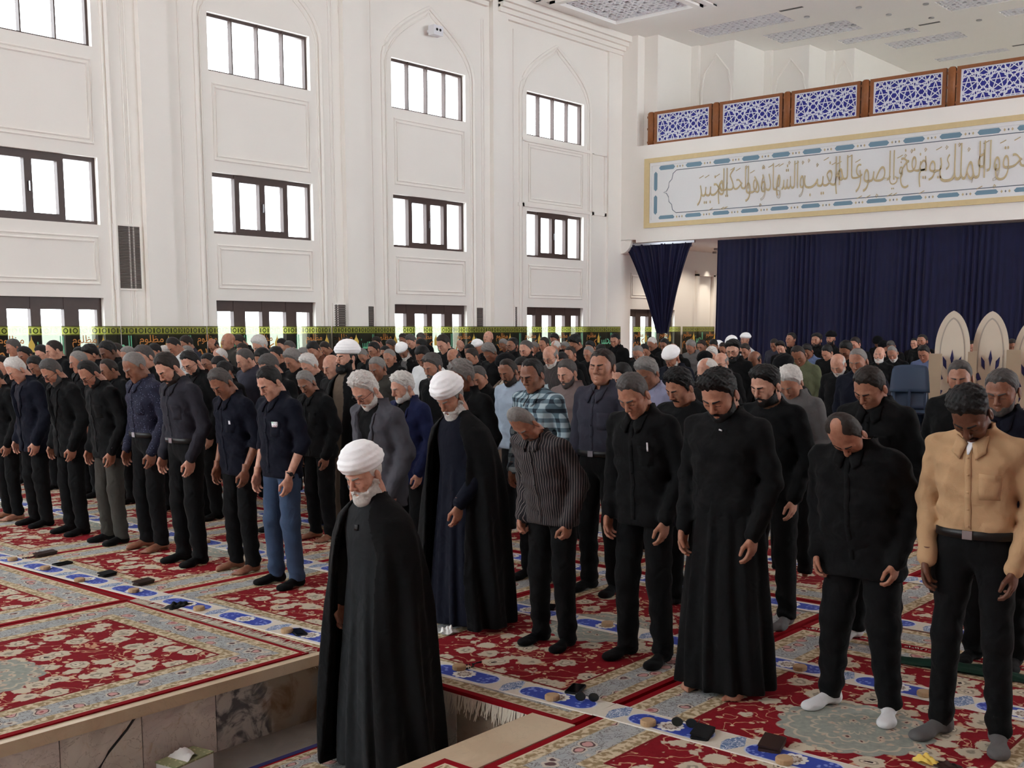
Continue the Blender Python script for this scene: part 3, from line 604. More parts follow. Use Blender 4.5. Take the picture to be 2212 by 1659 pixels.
def banner(path, label, z0=1.05, z1=1.955, yoff=0):
    P = [np.array(p, float) for p in path]; cum = [0]
    for i in range(1, len(P)): cum.append(cum[-1] + np.linalg.norm(P[i] - P[i-1]))
    N = max(8, int(cum[-1] / .12)); us = np.linspace(0, cum[-1], N + 1); xs_ = np.interp(us, cum, [p[0] for p in P]); ys_ = np.interp(us, cum, [p[1] for p in P])
    for _ in range(2): ys_[1:-1] = (ys_[:-2] + 2 * ys_[1:-1] + ys_[2:]) / 4
    ys_ = ys_ + .008 * np.sin(us * 7.0); V = [(xs_[i], ys_[i] + .006 * math.sin(us[i] * 19) * (1 - j / 4), z0 + (z1 - z0) * j / 4) for j in range(5) for i in range(N + 1)]; n = N + 1
    F = np.array([(j*n+i, j*n+i+1, (j+1)*n+i+1, (j+1)*n+i) for j in range(4) for i in range(N)]); me = np_mesh('banner', V, F, M['banner'], True)
    uvl = me.uv_layers.new(name='UVMap'); vi = np.empty(len(me.loops), np.int32); me.loops.foreach_get('vertex_index', vi)
    uv = np.stack([us[vi % n], (np.array(V)[:, 2][vi] - z0)], 1).astype(np.float32); uvl.data.foreach_set('uv', uv.ravel())
    o = link('wall_banner', me); tag(o, label, 'banner')
    u = .25; k = 0
    while u < cum[-1] - .3:
        x, y = np.interp(u, us, xs_), np.interp(u, us, ys_); x2, y2 = np.interp(u + .1, us, xs_), np.interp(u + .1, us, ys_); t_ = np.array([x2 - x, y2 - y]); t_ /= np.linalg.norm(t_) + 1e-9
        def put(key, dz, du=0.0):
            q = link(TXT[key].name, TXT[key], o); xx, yy = np.interp(u + du, us, xs_), np.interp(u + du, us, ys_)
            q.matrix_local = Matrix(((t_[0], 0, t_[1], xx + t_[1] * .018), (t_[1], 0, -t_[0], yy - t_[0] * .018), (0, 1, 0, z0 + dz), (0, 0, 0, 1)))
        if k % 2 == 0: put('o', .28); put('o2', .55); put('v', .48, .33)
        else: put('g', .34)
        u += .62; k += 1
    return o
bp = [(5.6, WY - .05)]
for (a, b) in PILW[2:]: bp += [(a - .12, WY - .06), (a - .02, WY - .17), (b + .02, WY - .17), (b + .14, WY - .06)]
bp += [(24.4, WY - .06), (24.45, WY - .11), (24.96, WY - .11)]
cut = 14.6
def sub(path, a, b): 
    q = [(a, np.interp(a, [p[0] for p in path], [p[1] for p in path]))] + [p for p in path if a < p[0] < b] + [(b, np.interp(b, [p[0] for p in path], [p[1] for p in path]))]; return q
banner(sub(bp, 5.6, 14.9), 'black mourning banner with green band across the wall, left stretch'); banner(sub(bp, 14.93, 24.96), 'black mourning banner with green band across the wall, right stretch to the pier')
banner([(25.6, 17.82), (28.0, 17.82)], 'short banner stretch behind the gathered curtain'); banner([(28.05, 17.78), (29.85, 17.78)], 'short banner stretch between the two curtains')

# ------------------------------------------------------------------ grilles and other wall fittings
def grille(x0, x1, z0, z1, label, y=WY, n=24):
    o = empty('air_grille', (x0, y, z0)); tag(o, label, 'air grille', 'louvred wall grilles'); W, Hh = x1 - x0, z1 - z0
    MB().box(0, W, -.012, 0, 0, Hh).build('back_plate', plain('grille_dark', srgb(70, 64, 60), .7) if 'gd' not in M else M['gd'], o)
    for a in ((-.03, 0, -.03, Hh + .03), (W, W + .03, -.03, Hh + .03), (0, W, -.03, 0), (0, W, Hh, Hh + .03)): MB().box(a[0], a[1], -.035, 0, a[2], a[3]).build('frame', M['plaster'], o)
    s_ = Hh / n; me = MB().prism([(0, -.012, 0), (W, -.012, 0), (W, -.03, s_ * .55), (0, -.03, s_ * .55)], (0, .004, .006)).mesh('slat', M['grille'])
    for k in range(n): link('slat', me, o, (0, 0, s_ * k))
    return o
grille(10.22, 10.7, 2.6, 3.66, 'tall louvred grille on the white wall left of the second window bay', WY, 40)
for (pa, pb, lb) in (((720, 658), (746, 703), 'left one of two small louvred grilles flanking the pilaster'), ((789, 662), (806, 703), 'right one of two small louvred grilles flanking the pilaster'), ((1027, 665), (1042, 703), 'small louvred grille just right of the third window'), ((1111, 663), (1115, 703), 'very narrow louvred grille left of the fourth window')):
    p, q = pix_on(*pa, 1, WY), pix_on(*pb, 1, WY); grille(p[0], q[0], 1.93, p[2], lb, WY, 10)
p = pix_on(925, 70, 1, WY); o = empty('emergency_light', (p[0], WY, p[2] - .1)); tag(o, 'small white twin-lens emergency light fixed inside the pointed arch', 'wall light')
MB().box(-.04, .04, -.12, 0, .08, .14).build('bracket', M['white'], o); MB().box(-.12, .16, -.3, -.12, 0, .2).build('housing', M['white'], o)
for s in (-.03, .07): m = MB(); m.tube([(s, -.305, .11), (s, -.30, .11), (s, -.28, .11)], .03, 10); m.build('lens', M['black'], o)

# ------------------------------------------------------------------ white arched screens, posts and the chair stack
def at_depth(px, d, z=0.0):
    r = RW @ np.array([(px - PCX) / FPX, -(760 - PCY) / FPX, 1.0]); p = r * d; return np.array([p[0], p[1], z])
M['cream'] = plain('cream_lacquer', srgb(214, 202, 184), .5, 5, .05); M['tan_board'] = plain('beige_board', srgb(170, 150, 126), .6, 9, .08); M['navyp'] = plain('navy_print', srgb(40, 40, 92), .5)
DS = 12.0
face = math.atan2(-1.0, -0.0)
def screen(px, px_w, ytop, label):
    p = at_depth(px, DS); W = px_w * DS / FPX; Ht = CAMH - (ytop - 710) * DS / FPX; o = empty('arched_screen', p); tag(o, label, 'screen', 'white arched screens'); o.rotation_euler = (0, 0, math.atan2(p[1], p[0]) + math.pi)   # +x of the screen looks at the hall front
    def arch(w_, z0, zs, zt, x, dx, n=10):
        bz = lambda t, p0, p1, p2, p3: (1-t)**3*p0 + 3*(1-t)**2*t*p1 + 3*(1-t)*t*t*p2 + t**3*p3
        L = [(x, bz(k/n, -w_, -w_, -w_*.55, 0), bz(k/n, zs, zs + .5*(zt-zs), zs + .93*(zt-zs), zt)) for k in range(n + 1)]
        return MB().prism([(x, w_, z0), (x, -w_, z0)] + L + [(x, -q[1], q[2]) for q in reversed(L[:-1])], (dx, 0, 0))
    arch(W/2, 0, Ht - .42, Ht, 0, .05).build('panel', M['cream'], o)
    arch(W/2 * .72, .3, Ht - .45, Ht - .07, .052, .004).build('inner_line', plain('inlay_grey', srgb(176, 166, 154), .6) if 'ig' not in M else M['ig'], o)
    arch(W/2 * .66, .3, Ht - .47, Ht - .09, .054, .006).build('inner_panel', M['cream'], o)
    zc = Ht - .79
    for k in range(10):
        a = math.pi/2 + k * math.pi/5; pr = lambda r, t: (.061, r * math.cos(t) * .42, zc + r * math.sin(t))
        MB().prism([pr(.38, a), pr(.29, a - .15), pr(.2, a), pr(.29, a + .15)][::-1], (.004, 0, 0)).build('star_inlay', M['navyp'], o)
    return o
screen(2057, 71, 673, 'white pointed-arch screen with navy star inlay, nearest the blue chair'); screen(2140, 72, 674, 'white pointed-arch screen with navy star inlay, middle one'); screen(2228, 72, 690, 'white pointed-arch screen cut by the right picture edge')
for pa, pb, yt, lb in ((2008, 2034, 764, 'beige board post beside the blue chair'), (2092, 2110, 760, 'beige board post between the first two arched screens'), (2176, 2204, 756, 'beige board post before the last arched screen')):
    p = at_depth((pa + pb) / 2, DS - .2); W = (pb - pa) * DS / FPX; Ht = CAMH - (yt - 710) * DS / FPX; o = MB().box(-W/2, W/2, -W/2, W/2, 0, Ht).build('screen_post', M['tan_board']); o.location = p; o.rotation_euler = (0, 0, math.atan2(p[1], p[0])); tag(o, lb, 'post', 'beige screen posts')
M['chair'] = plain('blue_grey_plastic', srgb(58, 72, 92), .4, 4, .06)
def chair(px, d, zseat, label):
    p = at_depth(px, d); o = empty('plastic_chair', (p[0], p[1], zseat)); tag(o, label, 'chair', 'stacked plastic chairs'); o.rotation_euler = (0, 0, math.atan2(p[1], p[0]) + math.pi)
    n = 8; V = []
    def sheet(f, name):
        G = [[f(i / 8, j / 8) for i in range(9)] for j in range(9)]; V = np.array([g_ for r_ in G for g_ in r_]); V2 = V + np.array([-.012, 0, -.012]); k = 81
        F = np.array([(j*9+i, j*9+i+1, (j+1)*9+i+1, (j+1)*9+i) for j in range(8) for i in range(8)]); rim = list(range(9)) + [j*9+8 for j in range(1, 9)] + [72+i for i in range(7, -1, -1)] + [j*9 for j in range(7, 0, -1)]
        R = np.array([(rim[i], rim[i-1], rim[i-1]+k, rim[i]+k) for i in range(len(rim))]); link(name, np_mesh(name, np.vstack([V, V2]), np.vstack([F, F[:, ::-1] + k, R]), M['chair'], True), o)
    def back(u, v):
        s = 2*u - 1; wv = .19 * (1 - .12 * v) * (1 - max(0, v - .85) * .6 * abs(s)); return (-.2 - .10 * v + .03 * s * s, s * wv, .62 + .26 * v - .04 * max(0, v - .6) * abs(s) ** 3)
    sheet(back, 'backrest'); sheet(lambda u, v: (-.2 + .42 * v, (2*u - 1) * .2, .44 - .02 * math.sin(math.pi * v)), 'seat')
    for s in (-1, 1): 
        m = MB(); m.tube([(-.2, s * .15, .44), (-.205, s * .15, .54), (-.21, s * .15, .64)], .018, 6); m.build('back_support', M['chair'], o)
        for x in (-.2, .2): m = MB(); m.tube([(x, s * .18, .44), (x * 1.2, s * .2, 0)], .013, 6); m.build('leg', M['metal'], o)
    m = MB(); m.tube([(-.2, 0, .44), (-.205, 0, .54), (-.21, 0, .64)], .014, 6); m.build('back_support', M['chair'], o)
    return o
for k in range(5): chair(1968, 10.8, .165 * k, 'blue-grey plastic chair, topmost of the stack beside the screens' if k == 4 else f'blue-grey plastic chair, {ordn[k]} from the bottom of the stack beside the screens')
# ------------------------------------------------------------------ people: distance fields turned into meshes
# local frame of a person: feet at the origin, facing -x, person's left = -y, reference height 1.72
def smin(a, b, k):
    h = np.clip(.5 + .5 * (b - a) / k, 0, 1); return b + (a - b) * h - k * h * (1 - h)
def smax(a, b, k): return -smin(-a, -b, k)
def s_ell(P, c, r):
    x, y, z = ((P[i] - c[i]) for i in range(3)); k0 = np.sqrt((x/r[0])**2 + (y/r[1])**2 + (z/r[2])**2); k1 = np.sqrt((x/r[0]**2)**2 + (y/r[1]**2)**2 + (z/r[2]**2)**2) + 1e-9
    return k0 * (k0 - 1) / k1
def s_cap(P, a, b, ra, rb=None):
    rb = ra if rb is None else rb; a, b = np.array(a, float), np.array(b, float); d = b - a; L = d @ d + 1e-12
    x, y, z = (P[i] - a[i] for i in range(3)); t = np.clip((x*d[0] + y*d[1] + z*d[2]) / L, 0, 1)
    return np.sqrt((x - t*d[0])**2 + (y - t*d[1])**2 + (z - t*d[2])**2) - (ra + (rb - ra) * t)
def grid(lo, hi, h):
    ax = [np.arange(lo[i], hi[i] + h, h, dtype=np.float32) for i in range(3)]
    return (ax[0][:, None, None], ax[1][None, :, None], ax[2][None, None, :]), np.array([a[0] for a in ax], float)
def nets(D, o, h):
    """naive surface nets: field D on a grid with origin o and step h -> (verts, quads)"""
    D = np.asarray(D, np.float32); S = D < 0
    cs = [D[i:D.shape[0]-1+i, j:D.shape[1]-1+j, k:D.shape[2]-1+k] for i in (0, 1) for j in (0, 1) for k in (0, 1)]
    n = sum((c < 0).astype(np.int8) for c in cs); act = (n > 0) & (n < 8); idx = np.argwhere(act); m = len(idx)
    vals = np.stack([c[act] for c in cs], 1); off = np.array([(i, j, k) for i in (0, 1) for j in (0, 1) for k in (0, 1)], float)
    acc = np.zeros((m, 3)); cnt = np.zeros(m)
    for a in range(8):
        for b in range(a + 1, 8):
            if np.abs(off[a] - off[b]).sum() != 1: continue
            va, vb = vals[:, a], vals[:, b]; x = (va < 0) != (vb < 0); t = np.where(x, va / np.where(x, va - vb, 1), 0)
            acc += np.where(x[:, None], off[a] + t[:, None] * (off[b] - off[a]), 0); cnt += x
    V = o + (idx + acc / cnt[:, None]) * h; ids = -np.ones(act.shape, np.int64); ids[act] = np.arange(m); Q = []
    for ax in range(3):
        u, v = (ax + 1) % 3, (ax + 2) % 3; s0 = [slice(None)] * 3; s1 = [slice(None)] * 3; s0[ax] = slice(0, -1); s1[ax] = slice(1, None)
        A, B = S[tuple(s0)], S[tuple(s1)]; e = np.argwhere(A != B); ok = (e[:, u] > 0) & (e[:, v] > 0) & (e[:, u] < S.shape[u] - 1) & (e[:, v] < S.shape[v] - 1); e = e[ok]
        fl = A[tuple(e.T)]; q = []
        for du, dv in ((-1, -1), (0, -1), (0, 0), (-1, 0)):
            g = e.copy(); g[:, u] += du; g[:, v] += dv; q.append(ids[tuple(g.T)])
        q = np.stack(q, 1); q[~fl] = q[~fl][:, ::-1]; Q.append(q)
    return V, np.concatenate(Q)
def relax(V, Q, it=1, f=.5):
    for _ in range(it):
        A = np.zeros_like(V); c = np.zeros(len(V))
        for i in range(4): j = (i + 1) % 4; np.add.at(A, Q[:, i], V[Q[:, j]]); np.add.at(A, Q[:, j], V[Q[:, i]]); np.add.at(c, Q[:, i], 1); np.add.at(c, Q[:, j], 1)
        V = V * (1 - f) + f * A / np.maximum(c, 1)[:, None]
    return V
def join(parts):
    V, Q, b = [], [], 0
    for v, q in parts: V.append(v); Q.append(q + b); b += len(v)
    return np.vstack(V), np.vstack(Q)

# ---- head (origin between the ears)
HZ = 1.593                                              # height of the head origin in the reference figure
FACES = {'lean': dict(w=.96, jaw=.95, nose=1.12, cheek=.9), 'mid': dict(w=1.0, jaw=1.0, nose=1.0, cheek=1.0), 'full': dict(w=1.07, jaw=1.16, nose=1.0, cheek=1.2)}
def head_field(P, f):
    w = f['w']; J = f['jaw']; N = f['nose']
    d = s_ell(P, (.010, 0, .035), (.097, .076 * w, .090)); d = smin(d, s_ell(P, (-.034, 0, -.008), (.060, .064 * w, .096)), .03)
    d = smin(d, s_ell(P, (-.040, 0, -.068), (.050, .050 * J, .046)), .028); d = smin(d, s_ell(P, (-.080, 0, -.098), (.020, .022 * J, .018)), .025)
    A = (P[0], np.abs(P[1]), P[2])
    d = smin(d, s_ell(A, (-.058, .043 * w, -.016), (.028, .022, .026 * f['cheek'])), .02)
    d = smin(d, s_cap(A, (-.094, .010, .022), (-.078, .046, .024), .009), .014)
    d = smax(d, -s_ell(A, (-.103, .031, .003), (.015, .017, .012)), .010)
    d = smin(d, s_ell(A, (-.081, .031, .002), (.0145, .016, .0125)), .004)
    d = smin(d, s_cap(P, (-.092, 0, .016), (-.117 - .012 * (N - 1), 0, -.027), .0085, .0125 * N), .010); d = smin(d, s_ell(A, (-.104, .0125, -.033), (.011, .0085, .008)), .006)
    d = smin(d, s_cap(A, (-.098, 0, -.060), (-.086, .024, -.064), .0062, .004), .005); d = smin(d, s_cap(A, (-.097, 0, -.074), (-.086, .022, -.070), .0075, .0045), .005)
    d = smin(d, s_ell(A, (.012, .083 * w, -.002), (.019, .009, .032)), .005); d = smax(d, -s_ell(A, (.004, .096 * w, .002), (.010, .009, .017)), .005)
    nk = s_cap(P, (.022, 0, -.045), (.038, 0, -.215), .055 * w, .064); d = smin(d, nk, .022)
    return d
HAIR_LINE = ([-.12, -.088, -.070, -.052, -.040, -.030, -.020, -.012, .020, .034, .055, .080, .14], [.092, .086, .076, .060, .040, .024, -.012, -.028, -.004, -.026, -.056, -.070, -.074])
HK_ = {'short': (.012, .005), 'crop': (.0045, .003), 'full': (.026, .012), 'receding': (.009, .006), 'thin': (.007, .006), 'bald': (.006, .007), 'quiff': (.022, .007), 'long': (.024, .015), 'fade': (.024, .003)}
def clump(P, f): X, Y, Z = P; return np.sin(X * f + Y * f * .6 + 1.7 * np.sin(Z * f * .5)) * np.sin(Y * f * 1.1 - Z * f * .7 + 1.3 * np.sin(X * f * .4)) + .6 * np.sin(Z * f * 1.9 + X * f * 1.3) * np.sin(Y * f * 2.1 - X * f * .8)
def hair_mesh(kind, h, w=1.0):
    P, o = grid((-.16, -.13, -.12), (.16, .13, .19), h); X, Y, Z = P; ay = np.abs(Y); tt, ts = HK_[kind]
    back = {'receding': .040, 'thin': .020, 'crop': .008}.get(kind, 0.0); xl, zl = HAIR_LINE
    line = np.interp(X, [x + back * min(1, max(0, (-.03 - x) / .03)) for x in xl], zl) + .006 * clump(P, 95) + .004 * clump(P, 210)
    if kind in ('receding', 'crop', 'short'): line = line + np.where(X < -.03, .018 * np.clip((ay - .018) / .03, 0, 1) * np.clip((.062 - ay) / .02, 0, 1), 0)      # temple corners
    T = np.clip((Z - line) / .035, 0, 1) ** .6; up = np.clip((Z - .03) / .07, 0, 1); th = (ts + (tt - ts) * up)
    if kind == 'quiff': th = th + .016 * np.exp(-((X + .055) / .04) ** 2) * up
    if kind == 'fade': th = th * (1 + .25 * np.clip(ay / .06 - .4, 0, 1) * up)
    if kind == 'bald': T = T * np.clip((.062 + .15 * X - Z) / .02, 0, 1)
    if kind == 'thin': T = T * (1 - np.exp(-(((X + .02) / .075) ** 2 + (ay / .042) ** 2) ** 2) * np.clip((Z - .06) / .03, 0, 1))
    rough = {'full': .22, 'quiff': .18, 'long': .22, 'fade': .12}.get(kind, .16)
    d = s_ell(P, (.010, 0, .035), (.097, .076 * w, .090)) + .0025 - (th + .0025) * T * (1 + rough * clump(P, 130)); 
    return nets(smax(d, -.10 - Z + 0 * X + 0 * Y, .004), o, h)
def brow_field(P):
    A = (P[0], np.abs(P[1]), P[2]); d = s_cap(A, (-.1015, .014, .020), (-.088, .046, .026), .0062, .0038)
    return np.minimum(d, s_cap(A, (-.0955, .018, -.0035), (-.090, .044, -.0035), .0022))
def beard_mesh(kind, face, h):
    P, o = grid((-.17, -.11, -.23), (.06, .11, .05), h); X, Y, Z = P; A = (X, np.abs(Y), Z); d = 1.0 + 0 * (X + Y + Z)
    mus = s_cap(A, (-.1055, 0, -.0505), (-.088, .030, -.064), .0075, .0045)
    if kind in ('moustache', 'short', 'full', 'long', 'stubble'):
        if kind != 'stubble': d = np.minimum(d, mus)
        if kind != 'moustache':
            t = {'stubble': .0022, 'short': .006, 'full': .013, 'long': .015}[kind]; hd = head_field(P, FACES[face]) - t
            top = np.interp(X, [-.12, -.085, -.06, -.03, -.005, .02], [-.058, -.060, -.050, -.030, .0, -.01]) + .005 * clump(P, 110); g = smax(hd, (Z - top) * .8, .006)
            g = smax(g, X - .002 + .25 * (Z + .05), .006); g = smax(g, -(s_ell(P, (-.105, 0, -.068), (.02, .022, .0085))), .003)
            g = smax(g, (-.135 - Z + .25 * (X + .09)) * .8, .008); 
            if kind == 'long': g = smin(g, s_ell(P, (-.088, 0, -.135), (.036, .05, .062)), .03)
            if kind == 'full': g = smin(g, s_ell(P, (-.082, 0, -.112), (.034, .05, .036)), .02)
            g = g + np.sin(X * 300 + Y * 220) * np.sin(Z * 260 + 40 * Y) * (.0012 if kind != 'stubble' else 0); d = smin(d, g, .004) if kind != 'stubble' else g
    return nets(d, o, h)
def brow_mesh(h):
    P, o = grid((-.12, -.06, -.02), (-.06, .06, .045), h); return nets(brow_field(P), o, h)
def turban_mesh(h, tall=1.0):
    P, o = grid((-.16, -.15, -.01), (.18, .15, .2), h); X, Y, Z = P; Zc = .083
    d = s_ell(P, (.010, 0, Zc), (.132, .112, .060 * tall)); d = smin(d, s_ell(P, (.014, 0, Zc + .028 * tall), (.105, .090, .060 * tall)), .02)
    th = np.arctan2(Y, X); u = Z - Zc + .018 * np.sin(th + .8) ; sw = np.abs(((u * 36 + .25 * np.sin(2 * th)) % 1) - .5); d = d - .009 * (.5 - sw) * np.clip(1.2 - (Z - Zc) * 8, 0, 1)
    u2 = (X * .6 + Y * .8); d = d - .006 * (.5 - np.abs(((u2 * 24) % 1) - .5)) * np.clip((Z - Zc - .02) * 20, 0, 1)
    d = smax(d, (.040 + .12 * np.clip(-X - .02, 0, 1) * .0 - Z) * .9, .01); return nets(d, o, h)
def glasses_mesh(dark=False):
    m = MB()
    for s in (-1, 1):
        m.tube([(-.112 + .003 * abs(math.sin(a)), s * .033 + .0235 * math.cos(a), -.002 + .0175 * math.sin(a)) for a in [2*math.pi*k/14 for k in range(14)]], .0016, 5, True)
        m.tube([(-.110, s * .056, .004), (-.09, s * .071, .006), (-.02, s * .083, .008), (.012, s * .085, .004), (.026, s * .085, -.012)], .0015, 5)
    m.tube([(-.113, -.0095, .003), (-.119, 0, .006), (-.113, .0095, .003)], .0015, 5); return m
# ---- hand: wrist at the origin, fingers along -z, palm faces +y, thumb towards -x
def hand_mesh(curl, h=.0042):
    P, o = grid((-.09, -.055, -.225), (.07, .075, .05), h); d = s_cap(P, (0, 0, .06), (0, 0, -.005), .027, .024)
    pal = s_ell(P, (.0, 0, -.05), (.044, .0165, .055)); d = smin(d, pal, .02)
    for i, (x, L, z0) in enumerate(((-.032, .074, -.092), (-.011, .082, -.098), (.010, .076, -.094), (.030, .060, -.084))):
        a = np.array([x, 0, z0 + .01]); c = curl + .08 * i; ang = .12 * curl; pts = [a]
        for k, s in enumerate((.46, .31, .23)):
            ang += (.35 if k == 0 else .55) * c; pts.append(pts[-1] + L * s * np.array([x * .6 * (k == 0), math.sin(ang), -math.cos(ang)]))
        for k in range(3): d = smin(d, s_cap(P, pts[k], pts[k+1], .0096 - .0009 * k, .0088 - .0009 * k), .0035)
    t0 = np.array([-.030, .006, -.030]); t1 = np.array([-.054, .016 + .01 * curl, -.066]); t2 = np.array([-.056 + .012 * curl, .024 + .02 * curl, -.103])
    d = smin(d, s_cap(P, t0, t1, .0135, .0115), .012); d = smin(d, s_cap(P, t1, t2, .0112, .0085), .004); return nets(d, o, h)
def foot_mesh(kind, h=.0075):
    P, o = grid((-.23, -.075, -.01), (.10, .075, .16), h); g = {'bare': 0.0, 'sock': .003}[kind]
    d = s_cap(P, (.035, 0, .15), (.03, 0, .05), .036, .034); d = smin(d, s_ell(P, (.045, 0, .032), (.040, .033, .034)), .02); d = smin(d, s_cap(P, (.02, 0, .055), (-.10, .005, .028), .036, .028), .03); d = smin(d, s_ell(P, (-.115, .004, .022), (.062, .047, .024)), .02)
    if kind == 'bare':
        for i, (y, x) in enumerate(((-.030, -.185), (-.010, -.182), (.008, -.175), (.024, -.166), (.038, -.152))): d = smin(d, s_cap(P, (-.135, y * .9, .018), (x, y, .012), .014, .0125 if i == 0 else .0088), .005)
    else: d = smin(d, s_ell(P, (-.150, .002, .020), (.042, .042, .021)), .02)
    d = smax(d - g, -P[2] - .000 + 0 * P[0], .004); return nets(d, o, h)
# ---- trunk and clothes, arms hanging
def super2(x, y, a, b, p=2.4): return ((np.abs(x) / a) ** p + (np.abs(y) / b) ** p) ** (1 / p)
def trunk(P, fat=0.0, belly=0.0, wide=1.0, grow=0.0):
    X, Y, Z = P; zz = [.60, .80, .95, 1.06, 1.20, 1.32, 1.40, 1.455, 1.50]
    a = np.interp(Z, zz, np.array([.112, .118, .120, .113, .118, .118, .104, .068, .06]) + grow) + fat * .022 + belly * .5 * np.exp(-((Z - 1.08) / .15) ** 2)
    b = np.interp(Z, zz, np.array([.168, .172, .172, .158, .168, .178, .172, .085, .06]) * wide + grow) + fat * .035; cx = np.interp(Z, zz, [.01, .01, .005, .0, .0, .005, .015, .03, .035]) - belly * .5 * np.exp(-((Z - 1.08) / .15) ** 2)
    return (super2(X - cx, Y, a, b) - 1) * np.minimum(a, b) * .85
ARMS = {'hang': ((.030, .245, 1.13), (-.035, .235, .875)), 'front': ((.035, .238, 1.13), (-.085, .195, .865)), 'cleric': ((.03, .215, 1.13), (-.205, .16, .87)), 'bent': ((.05, .255, 1.13), (-.14, .20, .985))}
def arm_pts(arm, wide): 
    e, w_ = ARMS[arm]; s = np.array([.015, .175 * wide, 1.395]); k = (wide - 1) * .17; return s, np.array(e) + (0, k, 0), np.array(w_) + (0, k, 0)
def arms_field(P, arm, wide, r, lower=True, cut=None):
    A = (P[0], np.abs(P[1]), P[2]); s, e, w_ = arm_pts(arm, wide); d = s_cap(A, s, e, r[0], r[1])
    if lower: d = smin(d, s_cap(A, e, w_, r[1], r[2]), .02)
    return d
def folds(P, amp, seed):
    X, Y, Z = P; return amp * (np.sin(Z * 34 + Y * 17 + seed) * np.sin(Y * 21 - Z * 11 + X * 15 + seed * 2) + .6 * np.sin(Z * 61 - Y * 33 + X * 40 + seed * 3))
def top_mesh(h, kind, fat, belly, wide, arm, sleeve, hem, seed=0):
    """kind: shirt / jacket / tee ; hem = lower edge"""
    g = {'shirt': .008, 'jacket': .015, 'tee': .006, 'under': -.006}[kind]
    P, o = grid((-.30 - belly, -.40, min(hem, .84) - .03), (.22, .40, 1.52), h); X, Y, Z = P
    d = trunk(P, fat, belly, wide, g); r = {'shirt': (.062, .054, .044), 'jacket': (.066, .058, .049), 'tee': (.064, .058, .05), 'under': (.045, .04, .04)}[kind]; r = [q + fat * .012 for q in r]
    A = (X, np.abs(Y), Z); d = smin(d, s_cap(A, (.03, .05, 1.44), (.015, .172 * wide, 1.40), .045 + g * .5, .052 + g * .5), .04)
    ar = arms_field(P, arm, wide, r, sleeve != 'short'); s, e, w_ = arm_pts(arm, wide)
    if sleeve == 'short': t = np.array(e) - s; ar = smax(ar, ((X - s[0]) * t[0] + (np.abs(Y) - s[1]) * t[1] + (Z - s[2]) * t[2]) / np.linalg.norm(t) - np.linalg.norm(t) * .86, .006)
    if sleeve == 'rolled': t = w_ - e; ar = smax(ar, ((X - e[0]) * t[0] + (np.abs(Y) - e[1]) * t[1] + (Z - e[2]) * t[2]) / np.linalg.norm(t) - np.linalg.norm(t) * .35, .006)
    d = smax(d + folds(P, .0045, seed), hem + (.012 * np.cos(Y * 9) if hem < .95 else 0) - Z + 0 * X, .01)
    d = smin(d, ar + folds(P, .0045, seed + 2), .025 if hem < .95 else .015)
    hole = s_cap(P, (.022, 0, 1.42), (-.01, 0, 1.60), .060 if kind != 'tee' else .068); d = smax(d, -hole, .012)
    if kind == 'jacket':
        wv = np.interp(Z, [.6, 1.02, 1.08, 1.25, 1.43, 1.5], [.018, .004, .010, .050, .085, .085]); wedge = np.maximum(np.abs(Y + .0) - wv, X + .015); d = smax(d, -wedge, .006)
    D = d; V, Q = nets(D, o, h); return relax(V, Q, 1, .4), Q, (D, o, h)
def trouser_mesh(h, fat, belly, stance, seed=0, slim=1.0):
    P, o = grid((-.22 - belly, -.32, .025), (.2, .32, 1.06), h); X, Y, Z = P; A = (X, np.abs(Y), Z)
    d = s_ell(P, (.01 - belly * .3, 0, .96), (.124 + fat * .03 + belly * .3, .170 + fat * .04, .14)); k = fat * .015
    lg = smin(s_cap(A, (.005, .088, .90), (-.012, .10 + stance * .5, .50), .092 + k, .072 * slim + k), s_cap(A, (-.012, .10 + stance * .5, .50), (.022, .105 + stance, .07), .072 * slim + k, .062 * slim), .03)
    lg = lg + .006 * np.sin(Z * 55 + X * 20 + np.abs(Y) * 18 + seed) * np.clip((.42 - Z) * 3, .1, 1) + folds(P, .003, seed)
    d = smin(d, lg, .035); d = smax(d, Z - 1.02 + 0 * X + 0 * Y, .006); d = smax(d, .045 + .35 * np.clip(-X - .0, 0, .05) - Z + 0 * Y, .006); V, Q = nets(d, o, h); return relax(V, Q, 1, .4), Q
